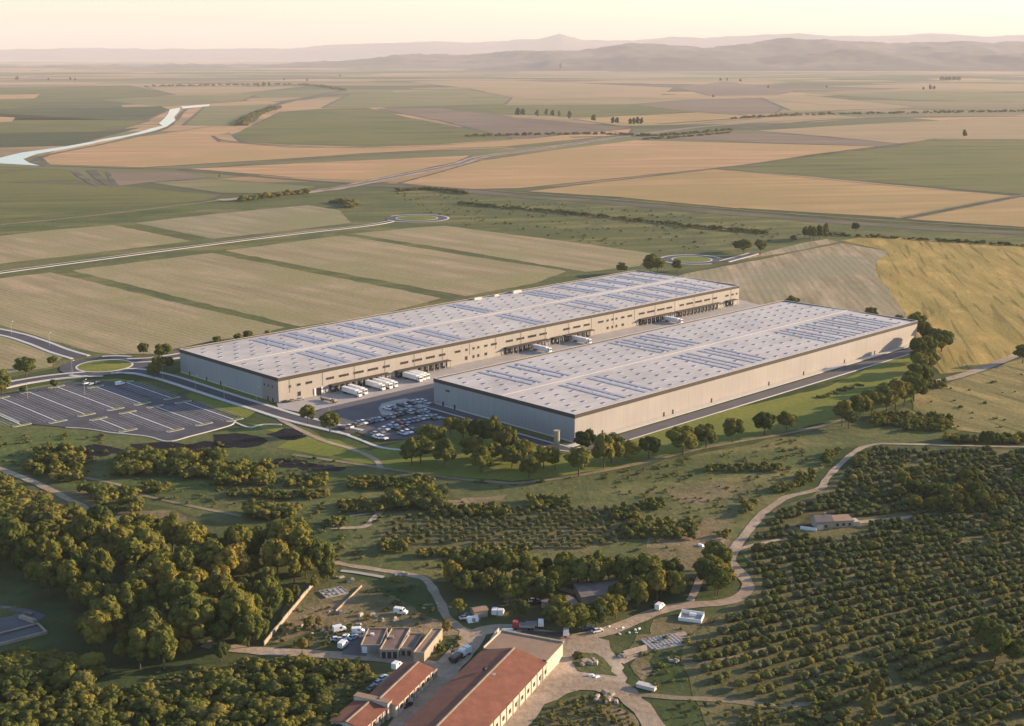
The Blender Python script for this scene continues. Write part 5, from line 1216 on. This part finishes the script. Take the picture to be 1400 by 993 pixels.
# single trees that can be told apart
LONE = [
 (934, 621, 38, 'K_PARK', 'largest round tree in the lawn row, with a bush at its right foot'), (965, 612, 32, 'K_PARK', 'round tree right of the largest one in the lawn row'),
 (1002, 605, 31, 'K_PARK', 'lone round tree in the middle of the lawn row'), (1045, 595, 30, 'K_PARK', 'left tree of the pair at the right end of the lawn row'), (1075, 590, 27, 'K_PARK', 'right tree of the pair at the right end of the lawn row'),
 (887, 627, 29, 'K_PARK', 'small round tree on the lawn left of the largest one'), (860, 630, 27, 'K_PARK', 'small dark tree on the lawn next to the corner clump'),
 (791, 651, 38, 'K_PARK', 'broad tree in front of the warehouse corner'), (826, 640, 46, 'K_WOOD', 'tall dark tree right of the warehouse corner'), (836, 634, 38, 'K_PARK', 'tree leaning on the tall dark one by the warehouse corner'), (800, 618, 30, 'K_PARK', 'tree directly before the edge between shaded and lit wall'),
 (759, 643, 33, 'K_TALL', 'dark narrow tree beside the pale silo'), (743, 641, 30, 'K_PARK', 'dark tree left of the pale silo'), (723, 654, 30, 'K_PARK', 'small tree lowest in the clump left of the silo'), (700, 640, 28, 'K_PARK', 'tree in the clump midway along the grey wall'),
 (716, 633, 30, 'K_PARK', 'tree behind the lowest one of the clump left of the silo'), (691, 625, 42, 'K_WOOD', 'tall tree crowning the clump below the grey wall'), (675, 612, 42, 'K_WOOD', 'broad tree at the back of the clump below the grey wall'), (655, 610, 36, 'K_PARK', 'tree at the left of the clump below the grey wall'),
 (658, 646, 32, 'K_PARK', 'round tree standing free in front of the clump'), (646, 628, 32, 'K_PARK', 'pale crowned tree behind the free standing round one'), (616, 594, 22, 'K_PARK', 'round tree at the lower corner of the full car park'),
 (608, 638, 34, 'K_PARK', 'many headed tree between the twin crown and the free standing tree'), (563, 637, 37, 'K_WOOD', 'left crown of the twin tree below the full car park'), (575, 633, 34, 'K_PARK', 'right crown of the twin tree below the full car park'),
 (593, 612, 32, 'K_PARK', 'tree hiding the lower right of the full car park'), (580, 608, 26, 'K_PARK', 'dark tree behind the twin tree'), (633, 600, 28, 'K_PARK', 'dark tree right of the full car park corner'), (672, 634, 30, 'K_PARK', 'dark tree low in the clump below the grey wall'),
 (421, 580, 24, 'K_PARK', 'left of the two round trees beside the footpath'), (451, 593, 28, 'K_PARK', 'right of the two round trees beside the footpath'),
 (1151, 583, 33, 'K_WOOD', 'big tree at the left of the lane side clump'), (1160, 586, 24, 'K_PARK', 'low tree at the foot of the lane side clump'), (1175, 574, 31, 'K_PARK', 'second tree of the lane side clump'), (1192, 566, 31, 'K_PARK', 'dark tree in the lane side clump'),
 (1212, 563, 34, 'K_PARK', 'broad tree in the middle of the lane side clump'), (1224, 560, 38, 'K_WOOD', 'tallest tree in the lane side clump'), (1236, 555, 30, 'K_PARK', 'tree at the right of the lane side clump'), (1249, 549, 34, 'K_PARK', 'tree next to where the pale lane ends'),
 (1246, 536, 28, 'K_PARK', 'dark tree above the end of the pale lane'), (1254, 528, 28, 'K_PARK', 'tree beside the lawn corner'), (1266, 526, 22, 'K_PARK', 'low tree above the lane end'), (1256, 513, 28, 'K_PARK', 'round tree in the column right of the lit wall'), (1268, 508, 26, 'K_PARK', 'smaller tree on the field side of the column'),
 (1254, 497, 34, 'K_WOOD', 'large dark tree touching the end of the lit wall'), (1268, 495, 34, 'K_WOOD', 'large tree on the field side of the lit wall end'), (1279, 484, 28, 'K_PARK', 'tree in the upper part of the column by the golden field'), (1287, 481, 30, 'K_PARK', 'outermost tree of the column by the golden field'),
 (1272, 474, 24, 'K_PARK', 'tree high in the column by the golden field'), (1251, 461, 32, 'K_WOOD', 'tree rising behind the far corner of the blank wall'), (1262, 466, 24, 'K_PARK', 'small tree behind the far corner of the blank wall'),
 (1398, 497, 22, 'K_PARK', 'tree at the right edge above the pale lane'), (1083, 423, 18, 'K_PARK', 'tree peeping over the roof edge of the blank warehouse'), (1190, 440, 18, 'K_PARK', 'tree peeping over the roof near its right corner'), (1228, 446, 14, 'K_PARK', 'low tree peeping over the right roof corner'),
 (1017, 346, 18, 'K_PARK', 'tree right of the roundabout island, larger of a touching pair'), (1009, 344, 13, 'K_PARK', 'smaller tree of the touching pair right of the roundabout'), (1039, 349, 20, 'K_PARK', 'lone upright tree right of the roundabout pair'), (1085, 331, 9, 'K_PARK', 'bush between the lone tree and the dark group'),
 (1100, 327, 17, 'K_TALL', 'leftmost tree of the dark group at the field corner'), (1107, 328, 19, 'K_TALL', 'second tree of the dark group at the field corner'), (1113, 329, 19, 'K_TALL', 'third tree of the dark group at the field corner'), (1120, 327, 19, 'K_TALL', 'fourth tree of the dark group at the field corner'), (1129, 325, 19, 'K_TALL', 'rightmost tree of the dark group at the field corner'),
 (1169, 317, 12, 'K_PARK', 'small tree alone by the dark embankment'), (850, 374, 14, 'K_PARK', 'low tree just behind the far roof edge'), (889, 374, 24, 'K_WOOD', 'left crown of the big tree at the far roof corner'), (899, 374, 20, 'K_PARK', 'right crown of the big tree at the far roof corner'), (926, 371, 14, 'K_PARK', 'bush below the right hand roundabout'),
 (197, 487, 17, 'K_PARK', 'left tree above the nearest roundabout exit'), (222, 492, 22, 'K_PARK', 'right tree above the nearest roundabout exit'), (217, 514, 26, 'K_WOOD', 'dark tree beside the service road bend'), (210, 517, 18, 'K_PARK', 'bush at the foot of the dark tree by the service road'), (228, 506, 18, 'K_PARK', 'olive tree behind the dark tree by the service road'),
 (36, 517, 25, 'K_PARK', 'tree on the verge left of the nearest roundabout'), (73, 502, 14, 'K_PARK', 'bush in the stubble field corner by the roundabout'), (3, 540, 31, 'K_WOOD', 'tree at the left edge beside the car park'), (74, 533, 13, 'K_PARK', 'small tree at the top of the empty parking rows'), (31, 537, 8, 'K_PARK', 'tiny round bush at the car park edge'),
 (297, 474, 13, 'K_PARK', 'first tree peeping over the far long roof edge'), (326, 468, 11, 'K_PARK', 'second tree peeping over the far long roof edge'), (339, 465, 12, 'K_PARK', 'third tree peeping over the far long roof edge'), (366, 460, 8, 'K_PARK', 'fourth low tree behind the far long roof edge'),
 (1360, 905, 44, 'K_WOOD', 'large pale tree among the orchard rows near the right edge'), (1345, 885, 36, 'K_WOOD', 'large tree behind the pale one in the orchard'), (1385, 905, 30, 'K_PARK', 'broad tree at the right edge of the orchard'),
 (1187, 985, 34, 'K_GOLD', 'golden slender tree low in the orchard'), (1198, 958, 30, 'K_GOLD', 'second golden slender tree above the lower one'),
 (633, 818, 30, 'K_PARK', 'bright round tree standing free below the tree belt'), (627, 842, 22, 'K_PARK', 'small bright tree by the bend of the farm lane'), (611, 868, 20, 'K_GOLD', 'golden tree beside the workshop corner'), (710, 845, 24, 'K_PARK', 'tree above the white tipper lorry'),
 (340, 885, 46, 'K_WOOD', 'bright tree standing free at the lower forest corner'), (302, 905, 26, 'K_PARK', 'small tree alone on the bank below the forest'), (413, 893, 20, 'K_GOLD', 'golden sapling by the road below the dry yard'), (420, 862, 15, 'K_GOLD', 'golden bush beside the dry yard'), (436, 858, 14, 'K_GOLD', 'second golden bush in the dry yard'),
 (1226, 612, 24, 'K_PARK', 'round tree above the upper orchard lane') if 0 else (1350, 612, 21, 'K_PARK', 'round tree right above the upper orchard lane'),
 (768, 845, 28, 'K_PARK', 'round tree at the left of the clearing'), (760, 838, 22, 'K_PARK', 'tree behind the round one at the clearing'), (795, 862, 36, 'K_PARK', 'tree in front of the concrete pad'), (777, 868, 34, 'K_PARK', 'dark tree above the flatbed lorry'), (815, 858, 32, 'K_PARK', 'round bright tree below the concrete pad'), (828, 850, 34, 'K_PARK', 'tree right below the concrete pad'), (842, 846, 30, 'K_PARK', 'bright tree at the right of the concrete pad'), (845, 828, 30, 'K_PARK', 'tree behind the concrete pad corner'), (872, 832, 36, 'K_WOOD', 'broad tree beside the black car at the lane'),
 (790, 825, 8, 'K_PARK', 'small bush on the concrete pad') if 0 else (753, 852, 24, 'K_PARK', 'dark tree left of the clearing'),
 (790, 900, 10, 'K_SHRUB', 'round bush on the leaf shaped island'), (895, 942, 8, 'K_SHRUB', 'round bush at the end of the pale container'),
]
for px, py, h, k_, lb in LONE:
    p = P(px, py); tree(p, globals()[k_], hpx(px, py, h) * 1.04, 'tree' if k_ != 'K_SHRUB' else 'bush', lb)
# far trees on the plain
FARG = [(707, 160, 11), (714, 160, 11), (734, 161, 10), (747, 160, 10), (755, 161, 10), (765, 161, 9), (778, 165, 12), (811, 168, 11), (838, 171, 10), (843, 171, 10), (862, 172, 9), (867, 172, 10), (871, 172, 11), (877, 172, 10), (1319, 189, 10), (767, 97, 9)]
for px, py, h in FARG: tree(P(px, py), K_FAR, hpx(px, py, h), 'far_tree', 'dark upright tree in the broken row across the far plain', group='row of far upright trees', parts=False)
for i in range(9): tree(P(1286 + i * 3.3, 111.5), K_FAR, hpx(1290, 112, 6), 'far_tree', 'tree in the small far copse near the hills', group='far copse near the hills', parts=False)
for px, py, h in [(22, 111, 5), (24, 111, 6), (66, 111, 4), (96, 111, 5), (103, 111, 4), (353, 120, 6), (360, 120, 7), (368, 119, 6), (388, 111, 4), (420, 112, 4), (465, 106, 4), (1262, 124, 5), (1272, 124, 7), (1277, 124, 6), (975, 134, 4), (985, 112, 5), (994, 112, 5), (1012, 113, 5), (1130, 121, 4), (300, 243, 4), (1050, 122, 5)]:
    tree(P(px, py), K_FAR, hpx(px, py, h), 'far_tree', 'tiny isolated tree far out on the plain', group='isolated trees far out on the plain', parts=False)

def inside(pt, poly):
    x, y = pt; c = False; n = len(poly); j = n - 1
    for i in range(n):
        if (poly[i][1] > y) != (poly[j][1] > y) and x < (poly[j][0] - poly[i][0]) * (y - poly[i][1]) / (poly[j][1] - poly[i][1]) + poly[i][0]: c = not c
        j = i
    return c
def scatter(ppoly, sp, seed, tries=12000, holes=(), jitfn=None):
    W = [tuple(P(*q))[:2] for q in ppoly]; HW = [[tuple(P(*q))[:2] for q in h] for h in holes]
    rr = random.Random(seed); x0, x1 = min(w[0] for w in W), max(w[0] for w in W); y0, y1 = min(w[1] for w in W), max(w[1] for w in W)
    cell = {}; out = []
    for _ in range(tries):
        x, y = rr.uniform(x0, x1), rr.uniform(y0, y1)
        if not inside((x, y), W) or any(inside((x, y), h) for h in HW): continue
        k = (int(x // sp), int(y // sp)); ok = True
        for i in (-1, 0, 1):
            for j in (-1, 0, 1):
                for q in cell.get((k[0] + i, k[1] + j), ()):
                    if (q[0] - x) ** 2 + (q[1] - y) ** 2 < sp * sp: ok = False; break
        if ok: cell.setdefault(k, []).append((x, y)); out.append((x, y))
    return [Vector((a, b_, 0)) for a, b_ in out]
def vis(p, m=40):
    X = p.x / (p.y * math.cos(PITCH) + CAM_H * math.sin(PITCH)) * FPX + 700
    return -m < X < 1400 + m
def near_roads(p, roads):
    return any((p.x - a) ** 2 + (p.y - b_) ** 2 < r * r for a, b_, r in roads)
def road_pts(pts, r):
    return [(q.x, q.y, r) for q in line(pts, seg=10)]
RD = road_pts([(1400, 611.5), (1300, 609.5), (1230, 607.5), (1190, 609), (1160, 625), (1130, 655), (1120, 669), (1080, 679), (1058, 691), (1040, 706), (1022, 728), (1005, 750), (1000, 768), (1012, 784), (1023, 799), (1016, 813), (990, 824), (950, 827), (910, 833)], 6)
RD += road_pts([(-30, 630), (10, 645), (60, 666), (110, 692), (150, 713)], 7) + road_pts([(944, 822), (958, 790), (970, 757), (978, 740)], 3)
RD += road_pts([(1100, 726), (1160, 716), (1240, 708)], 4) + road_pts([(1008, 752), (1030, 746), (1066, 738)], 2.6)
RD += [(p.x, p.y, 15) for p in (P(1137, 719), P(1125, 722))] + road_pts([(645, 866), (618, 852), (605, 832), (597, 815), (583, 794), (560, 786), (520, 780), (470, 772)], 4)
RD += road_pts([(310, 888), (350, 890), (400, 893), (480, 897)], 5)

def merged(name, label, items, kinds, kindtag='stuff', mats=None, decim=1.0):
    """items: (x, y, h, w) -> one mesh"""
    VV, TT, MM = [], [], []; off = 0; ml = []
    for x, y, h, w in items:
        tm, cm, H0 = rt.choice(kinds)
        n = len(cm.vertices); v = np.empty(n * 3, dtype=np.float32); cm.vertices.foreach_get('co', v); v = v.reshape(-1, 3).copy()
        t = np.empty(len(cm.polygons) * 3, dtype=np.int32); cm.polygons.foreach_get('vertices', t); t = t.reshape(-1, 3)
        s = h / H0; a = rt.uniform(0, 6.28); ca, sa = math.cos(a), math.sin(a)
        vx = (v[:, 0] * ca - v[:, 1] * sa) * s * w + x; vy = (v[:, 0] * sa + v[:, 1] * ca) * s * w + y
        VV.append(np.stack([vx, vy, v[:, 2] * s], 1)); TT.append(t + off); off += n
        m = cm.materials[0]
        if m not in ml: ml.append(m)
        MM.append(np.full(len(t), ml.index(m)))
    o = link(bpy.data.objects.new(name, tri_mesh(name, np.concatenate(VV), np.concatenate(TT), ml, np.concatenate(MM))))
    return tag(o, label, None, None, kindtag)
K_LITE = kind(8, 2.2, 3.6, .0, 7, 90, .30, [A_, B_, C_, A_], 800, sub=1, lobe=.45)
K_OLITE = kind(8, 2.1, 3.3, .1, 8, 70, .22, [B_, B_, M['leafE']], 900, sub=1, lobe=.42, core=.82)

# forest on the left
forest_poly = [(-70, 745), (60, 738), (150, 752), (250, 762), (350, 752), (410, 752), (448, 782), (448, 800), (418, 815), (356, 880), (310, 884), (262, 893), (225, 915), (180, 915), (120, 893), (100, 868), (110, 838), (60, 812), (0, 806), (-70, 806)]
F = scatter(forest_poly, 7.1, 5, 30000, holes=[[(20, 742), (95, 748), (120, 765), (60, 772), (10, 762)], [(170, 752), (225, 760), (245, 775), (200, 780)], [(-40, 790), (40, 790), (60, 812), (-40, 815)]])
F.sort(key=lambda p: p.y)
wood = []
for i, p in enumerate(F):
    if not vis(p): continue
    k_ = K_TALL if rt.random() < .3 else K_WOOD
    h = rt.choice([rt.uniform(6, 10), rt.uniform(10, 15), rt.uniform(14, 20)]) * (1.0 if k_ is K_WOOD else 1.1)
    wood.append((p, k_, h))
for i, (p, k_, h) in enumerate(wood):
    if i < 300: tree(p, k_, h, 'forest_tree', 'broad leaved tree massed in the dense forest at the left', group='trees of the dense forest at the left')
if len(wood) > 300: merged('forest', 'dense woodland canopy behind the nearest forest trees', [(p.x, p.y, h, 1.05) for p, k_, h in wood[300:]], K_WOOD)
# belt of trees behind the farm
belt = scatter([(588, 806), (620, 785), (700, 790), (760, 785), (850, 790), (950, 796), (945, 812), (905, 822), (868, 826), (850, 806), (800, 802), (762, 812), (740, 830), (690, 828), (640, 812)], 6.0, 9, 20000)
belt += scatter([(960, 800), (978, 760), (990, 765), (1003, 795), (1010, 806), (985, 818), (958, 818)], 5.0, 10, 9000)
for (px, py), lb in zip([(966, 806), (978, 812), (991, 813), (1003, 810), (970, 792), (983, 797), (996, 800), (1008, 800), (976, 778), (988, 784), (998, 790), (983, 766), (991, 773)], range(13)): belt.append(P(px, py))
for p in belt:
    if near_roads(p, RD): continue
    tree(p, K_WOOD if rt.random() < .6 else K_PARK, rt.uniform(7, 12.5), 'belt_tree', 'leafy tree in the dark belt behind the farm clearing', group='trees of the belt behind the farm')

# shrubs: clusters in the meadow
SHR = []
def clump(x0, x1, y0, y1, sp, h0, h1, seed, wall_=None):
    for p in scatter([(x0, y0), (x1, y0), (x1, y1), (x0, y1)], sp, seed, 3000):
        if near_roads(p, RD): continue
        SHR.append((p, rt.uniform(h0, h1)))
for i, a in enumerate([(246, 300, 626, 655, 4.5, 4, 7), (290, 372, 640, 664, 4, 3, 5.5), (394, 444, 655, 666, 3.2, 2.2, 4), (314, 358, 674, 681, 3.2, 2, 3.5), (363, 394, 678, 685, 3, 2, 3.5), (408, 447, 674, 681, 3, 2, 4), (346, 398, 700, 712, 3.6, 4, 6.5),
        (478, 590, 657, 669, 3, 2, 4), (465, 530, 688, 702, 3, 2, 4), (536, 606, 680, 697, 4.5, 5, 8), (590, 692, 696, 707, 3.2, 2.5, 4.2), (446, 474, 714, 722, 3, 2, 3.6), (520, 556, 746, 756, 3.2, 2.5, 4.2), (567, 640, 757, 762, 3.2, 2.2, 3.6),
        (724, 772, 685, 696, 3, 2.5, 4.5), (857, 948, 716, 738, 3.8, 2.5, 4.5), (879, 905, 688, 697, 3, 2, 4), (970, 1066, 638, 646, 3, 1.8, 3.2), (1090, 1135, 650, 672, 3.4, 2.5, 4.5), (1060, 1100, 668, 680, 3.2, 2, 4), (1015, 1040, 690, 722, 3, 2, 4),
        (49, 112, 618, 636, 4, 3, 6), (161, 246, 628, 650, 4.5, 4, 7.5), (198, 229, 664, 674, 3.2, 2.5, 4), (0, 110, 640, 660, 4, 3, 5), (0, 60, 660, 720, 5.2, 3, 6), (60, 190, 672, 740, 6.0, 3, 6.5), (190, 240, 716, 735, 4, 3, 6), (0, 70, 700, 745, 4, 4, 8),
        (1293, 1402, 600, 607, 3, 2.5, 4.5), (1192, 1245, 568, 584, 3.4, 2, 4), (1240, 1300, 570, 590, 3.4, 2, 3.8), (1270, 1290, 524, 532, 3, 2, 3.4), (1130, 1180, 620, 640, 3.2, 2, 4), (985, 1000, 730, 760, 3, 2.5, 4),
        (840, 870, 700, 712, 3, 2.5, 4), (640, 720, 752, 765, 3.4, 2.5, 4.5), (380, 470, 858, 884, 5.5, 1, 2.4), (595, 625, 880, 895, 3, 1, 2)]):
    clump(*a, seed=50 + i)
SHR2 = []
for p in scatter([(-40, 935), (60, 915), (130, 918), (230, 960), (330, 912), (440, 905), (500, 915), (505, 930), (470, 975), (455, 1030), (-40, 1030)], 3.3, 77, 26000, holes=[[(100, 925), (260, 928), (260, 950), (100, 945)], [(430, 930), (510, 915), (520, 950), (450, 985)]]):
    SHR2.append((p, rt.uniform(1.8, 4.8)))
for p in scatter([(-40, 920), (100, 905), (130, 915), (120, 940), (-40, 950)], 4.5, 78, 3000): SHR2.append((p, rt.uniform(5, 8)))
for p in scatter([(770, 960), (800, 952), (850, 960), (880, 1010), (715, 1010)], 2.4, 79, 3000): SHR2.append((p, rt.uniform(.8, 1.9)))
for p in scatter([(1010, 965), (1100, 968), (1180, 1000), (1020, 1010)], 3.0, 80, 1200): SHR2.append((p, rt.uniform(1.2, 2.6)))
for p in scatter([(905, 960), (1000, 962), (1010, 1010), (930, 1010)], 4.5, 81, 500): SHR2.append((p, rt.uniform(.6, 1.6)))
allsh = [(p, h) for p, h in SHR2 + SHR if vis(p)]
allsh.sort(key=lambda a: -a[1] / a[0].y)
for p, h in allsh[:300]:
    if p.y < 480: tree(p, K_SHRUB if p.x < 0 or rt.random() < .15 else K_MOUND, h, 'shrub', 'leafy shrub in the thicket along the lower left edge' if p.x < 0 else 'low shrub near the bottom edge right of the barn', 'shrub', 'shrubs of the lower thicket' if p.x < 0 else 'low shrubs near the bottom edge', parts=False)
    else: tree(p, K_SHRUB, h, 'shrub', 'leafy shrub in one of the clumps dotting the meadow', 'shrub', 'shrub clumps dotting the meadow', parts=False)
merged('scrub', 'low scrub and bushes between the larger shrubs', [(p.x, p.y, h, rt.uniform(.9, 1.2)) for p, h in allsh[300:]], K_LITE)

# small orchard behind the farm, rows running away
ORC = []
a_, b_ = P(520, 752), P(870, 752)
for i in range(60):
    for j in range(30):
        x = -75 + i * 5.6 + j * 2.4 + rt.uniform(-.3, .3); y = 500 + j * 4.6 + rt.uniform(-.4, .4)
        if inside((x, y), [tuple(P(*q))[:2] for q in [(520, 745), (545, 706), (700, 698), (872, 692), (870, 712), (850, 742), (780, 752), (640, 748)]]) and rt.random() < .93:
            ORC.append((Vector((x, y, 0)), rt.uniform(1.9, 2.6), 1))
# big orchard on the right: rows fan out from a nearly level far end to a slanting near end
OP = [tuple(P(*q))[:2] for q in [(1160, 640), (1190, 616), (1300, 617), (1460, 618), (1560, 1060), (1180, 1060), (1105, 1000), (1100, 962), (1000, 945), (945, 935), (945, 900), (962, 868), (1010, 840), (1030, 815), (1032, 795), (1015, 752), (1062, 702), (1115, 684), (1135, 660)]]
BIG = [(P(px, py), r) for px, py, r in ((1360, 905, 5), (1345, 885, 5), (1385, 905, 5), (1137, 719, 16), (1190, 970, 5))]
y0 = 215.0
while y0 < 690:
    ang = R(39 - 27 * min(max((y0 - 310) / 300, 0), 1))
    x = 40.0
    while x < 330:
        w_ = math.sin(x * .021 + y0 * .013) * 3.0
        y = y0 + (x - 100) * math.tan(ang) + w_
        p = Vector((x + rt.uniform(-.7, .7), y + rt.uniform(-.7, .7), 0))
        if inside((p.x, p.y), OP) and vis(p, 20) and not near_roads(p, RD) and rt.random() < .93 and not any((p - q).length < r for q, r in BIG):
            ORC.append((p, rt.uniform(2.2, 3.3) if rt.random() > .03 else rt.uniform(3.3, 4.4), 0))
        x += rt.uniform(3.0, 3.8)
    y0 += 7.4
# taller scrub trees inside the big orchard
for px, py in [(1228, 682), (1245, 676), (1262, 680), (1280, 684), (1296, 690), (1250, 696), (1275, 700), (1292, 702), (1310, 706), (1320, 702), (1340, 696), (1350, 700), (1362, 694), (1305, 680), (1330, 684), (1320, 660), (1325, 656), (1232, 664)]:
    tree(P(px, py), K_PARK, hpx(px, py, rt.uniform(16, 26)), 'tree', 'rounded taller tree in the clump inside the upper orchard', group='clump of taller trees inside the upper orchard')
ORC.sort(key=lambda a: -a[1] / a[0].y)
for p, h, w in ORC[:300]:
    tree(p, K_ORCH, h, 'orchard_tree', 'low rounded orchard tree in the planted rows nearest the camera' , group='nearest orchard trees in rows', parts=False, wscale=rt.uniform(1.0, 1.22))
merged('orchard', 'orchard rows receding up the slope to the lane', [(p.x, p.y, h, rt.uniform(1.0, 1.25)) for p, h, w in ORC[300:]], K_OLITE)

# rough tussocks and seedlings over the meadows
K_TINY = kind(5, 1.0, 1.2, .0, 3, 26, .22, [M['leafE'], A_, M['leafF']], 1200, sub=0, lobe=.5, core=.7)
TU = []; MIDP = [tuple(P(*q))[:2] for q in [(520, 748), (540, 700), (700, 690), (880, 686), (880, 712), (850, 748), (640, 755)]]
for poly, n_, sd in [([(-80, 590), (330, 600), (520, 645), (700, 664), (860, 644), (1100, 595), (1240, 606), (1100, 680), (1020, 724), (985, 800), (600, 800), (460, 775), (330, 700), (-80, 640)], 1300, 1),
                     ([(1255, 545), (1400, 500), (1460, 500), (1460, 600), (1310, 590)], 60, 2), ([(360, 890), (620, 890), (640, 862), (590, 800), (450, 785)], 110, 3), ([(850, 890), (960, 850), (1000, 960), (900, 980)], 40, 4),
                     ([(300, 900), (520, 905), (470, 1000), (200, 1000), (200, 925)], 500, 5), ([(1030, 820), (1180, 616), (1450, 616), (1560, 1050), (1000, 1050), (945, 900)], 350, 6), ([(530, 262), (900, 290), (1140, 325), (900, 345), (620, 310)], 500, 7)]:
    for p in scatter(poly, 1.5, 900 + sd, n_ * 2)[:n_]:
        if not near_roads(p, RD) and not inside((p.x, p.y), MIDP) and noise.noise(Vector((p.x * .02, p.y * .02, sd))) > -.15: TU.append((p.x, p.y, rt.choice([rt.uniform(.4, .9), rt.uniform(.8, 1.5)]) * (1.5 if sd == 7 else 1), rt.uniform(1.1, 2.0)))
merged('tussocks', 'rough tussocks and seedlings scattered over the grassland', TU, K_TINY)

# hedges out on the plain
def hedge(pts, wid, h, label, sp=5.0, kinds=None):
    C = line(pts, seg=14); it = []
    acc = 0
    for a, b_ in zip(C, C[1:]):
        L = (b_ - a).length; t = 0
        while t < L:
            q = a.lerp(b_, t / L); 
            if rt.random() < .97: it.append((q.x + rt.uniform(-wid, wid) * .6, q.y + rt.uniform(-wid, wid) * .6, h * rt.uniform(.35, 1.0), 1.7))
            t += sp * rt.uniform(.3, .9)
    o = merged('hedge', label, it, K_LITE, None); o['category'] = 'hedge'; return o
hedge([(628, 279), (680, 284), (753, 290), (850, 300), (950, 311), (1007, 316), (1050, 320)], 3, 5, 'dark hedge line in the rough land behind the pale fields', 7)
hedge([(1110, 321), (1200, 325), (1300, 331), (1420, 338)], 3, 4, 'dark hedge line above the golden field', 7)
hedge([(330, 276), (370, 270), (420, 265)], 5, 9, 'bushy dark hedge beside the road below the green field', 6)
hedge([(455, 278), (480, 279), (476, 285)], 6, 8, 'dark bush line at the end of the pale green field', 6)
hedge([(640, 187), (800, 184), (900, 186), (1000, 178)], 14, 8, 'dark hedge along the main road on the plain', 12)
hedge([(330, 172), (350, 158), (380, 148)], 20, 12, 'wooded bank between river and round field', 8)
hedge([(545, 262), (590, 260), (640, 266)], 6, 6, 'low hedge beside the dark embankment', 9)
hedge([(200, 119), (330, 117), (420, 117), (470, 124)], 30, 14, 'dark far tree line beyond the river', 30)
hedge([(1000, 163), (1100, 158), (1200, 156), (1400, 153)], 30, 10, 'scrubby tree line on the right of the main road', 20)
hedge([(880, 191), (920, 189), (1000, 182)], 10, 6, 'low hedge beside the brown field', 14)

# ------------------------------------------------------------------ haze: one closed box of even, thin air-light
hz = MB().box(-41000, 41000, -2500, 49000, -1.0, 1000).build('haze', None)
hm = bpy.data.materials.new('thin_haze'); hm.use_nodes = True; nt = hm.node_tree; nt.nodes.clear()
out = nt.nodes.new('ShaderNodeOutputMaterial'); pv = nt.nodes.new('ShaderNodeVolumePrincipled')
pv.inputs['Color'].default_value = (0.80, 0.78, 0.83, 1); pv.inputs['Density'].default_value = 3.1e-5; pv.inputs['Anisotropy'].default_value = 0.0
nt.links.new(pv.outputs[0], out.inputs['Volume'])
hz.data.materials.clear(); hz.data.materials.append(hm); tag(hz, 'warm evening haze over the whole plain', None, None, 'stuff')
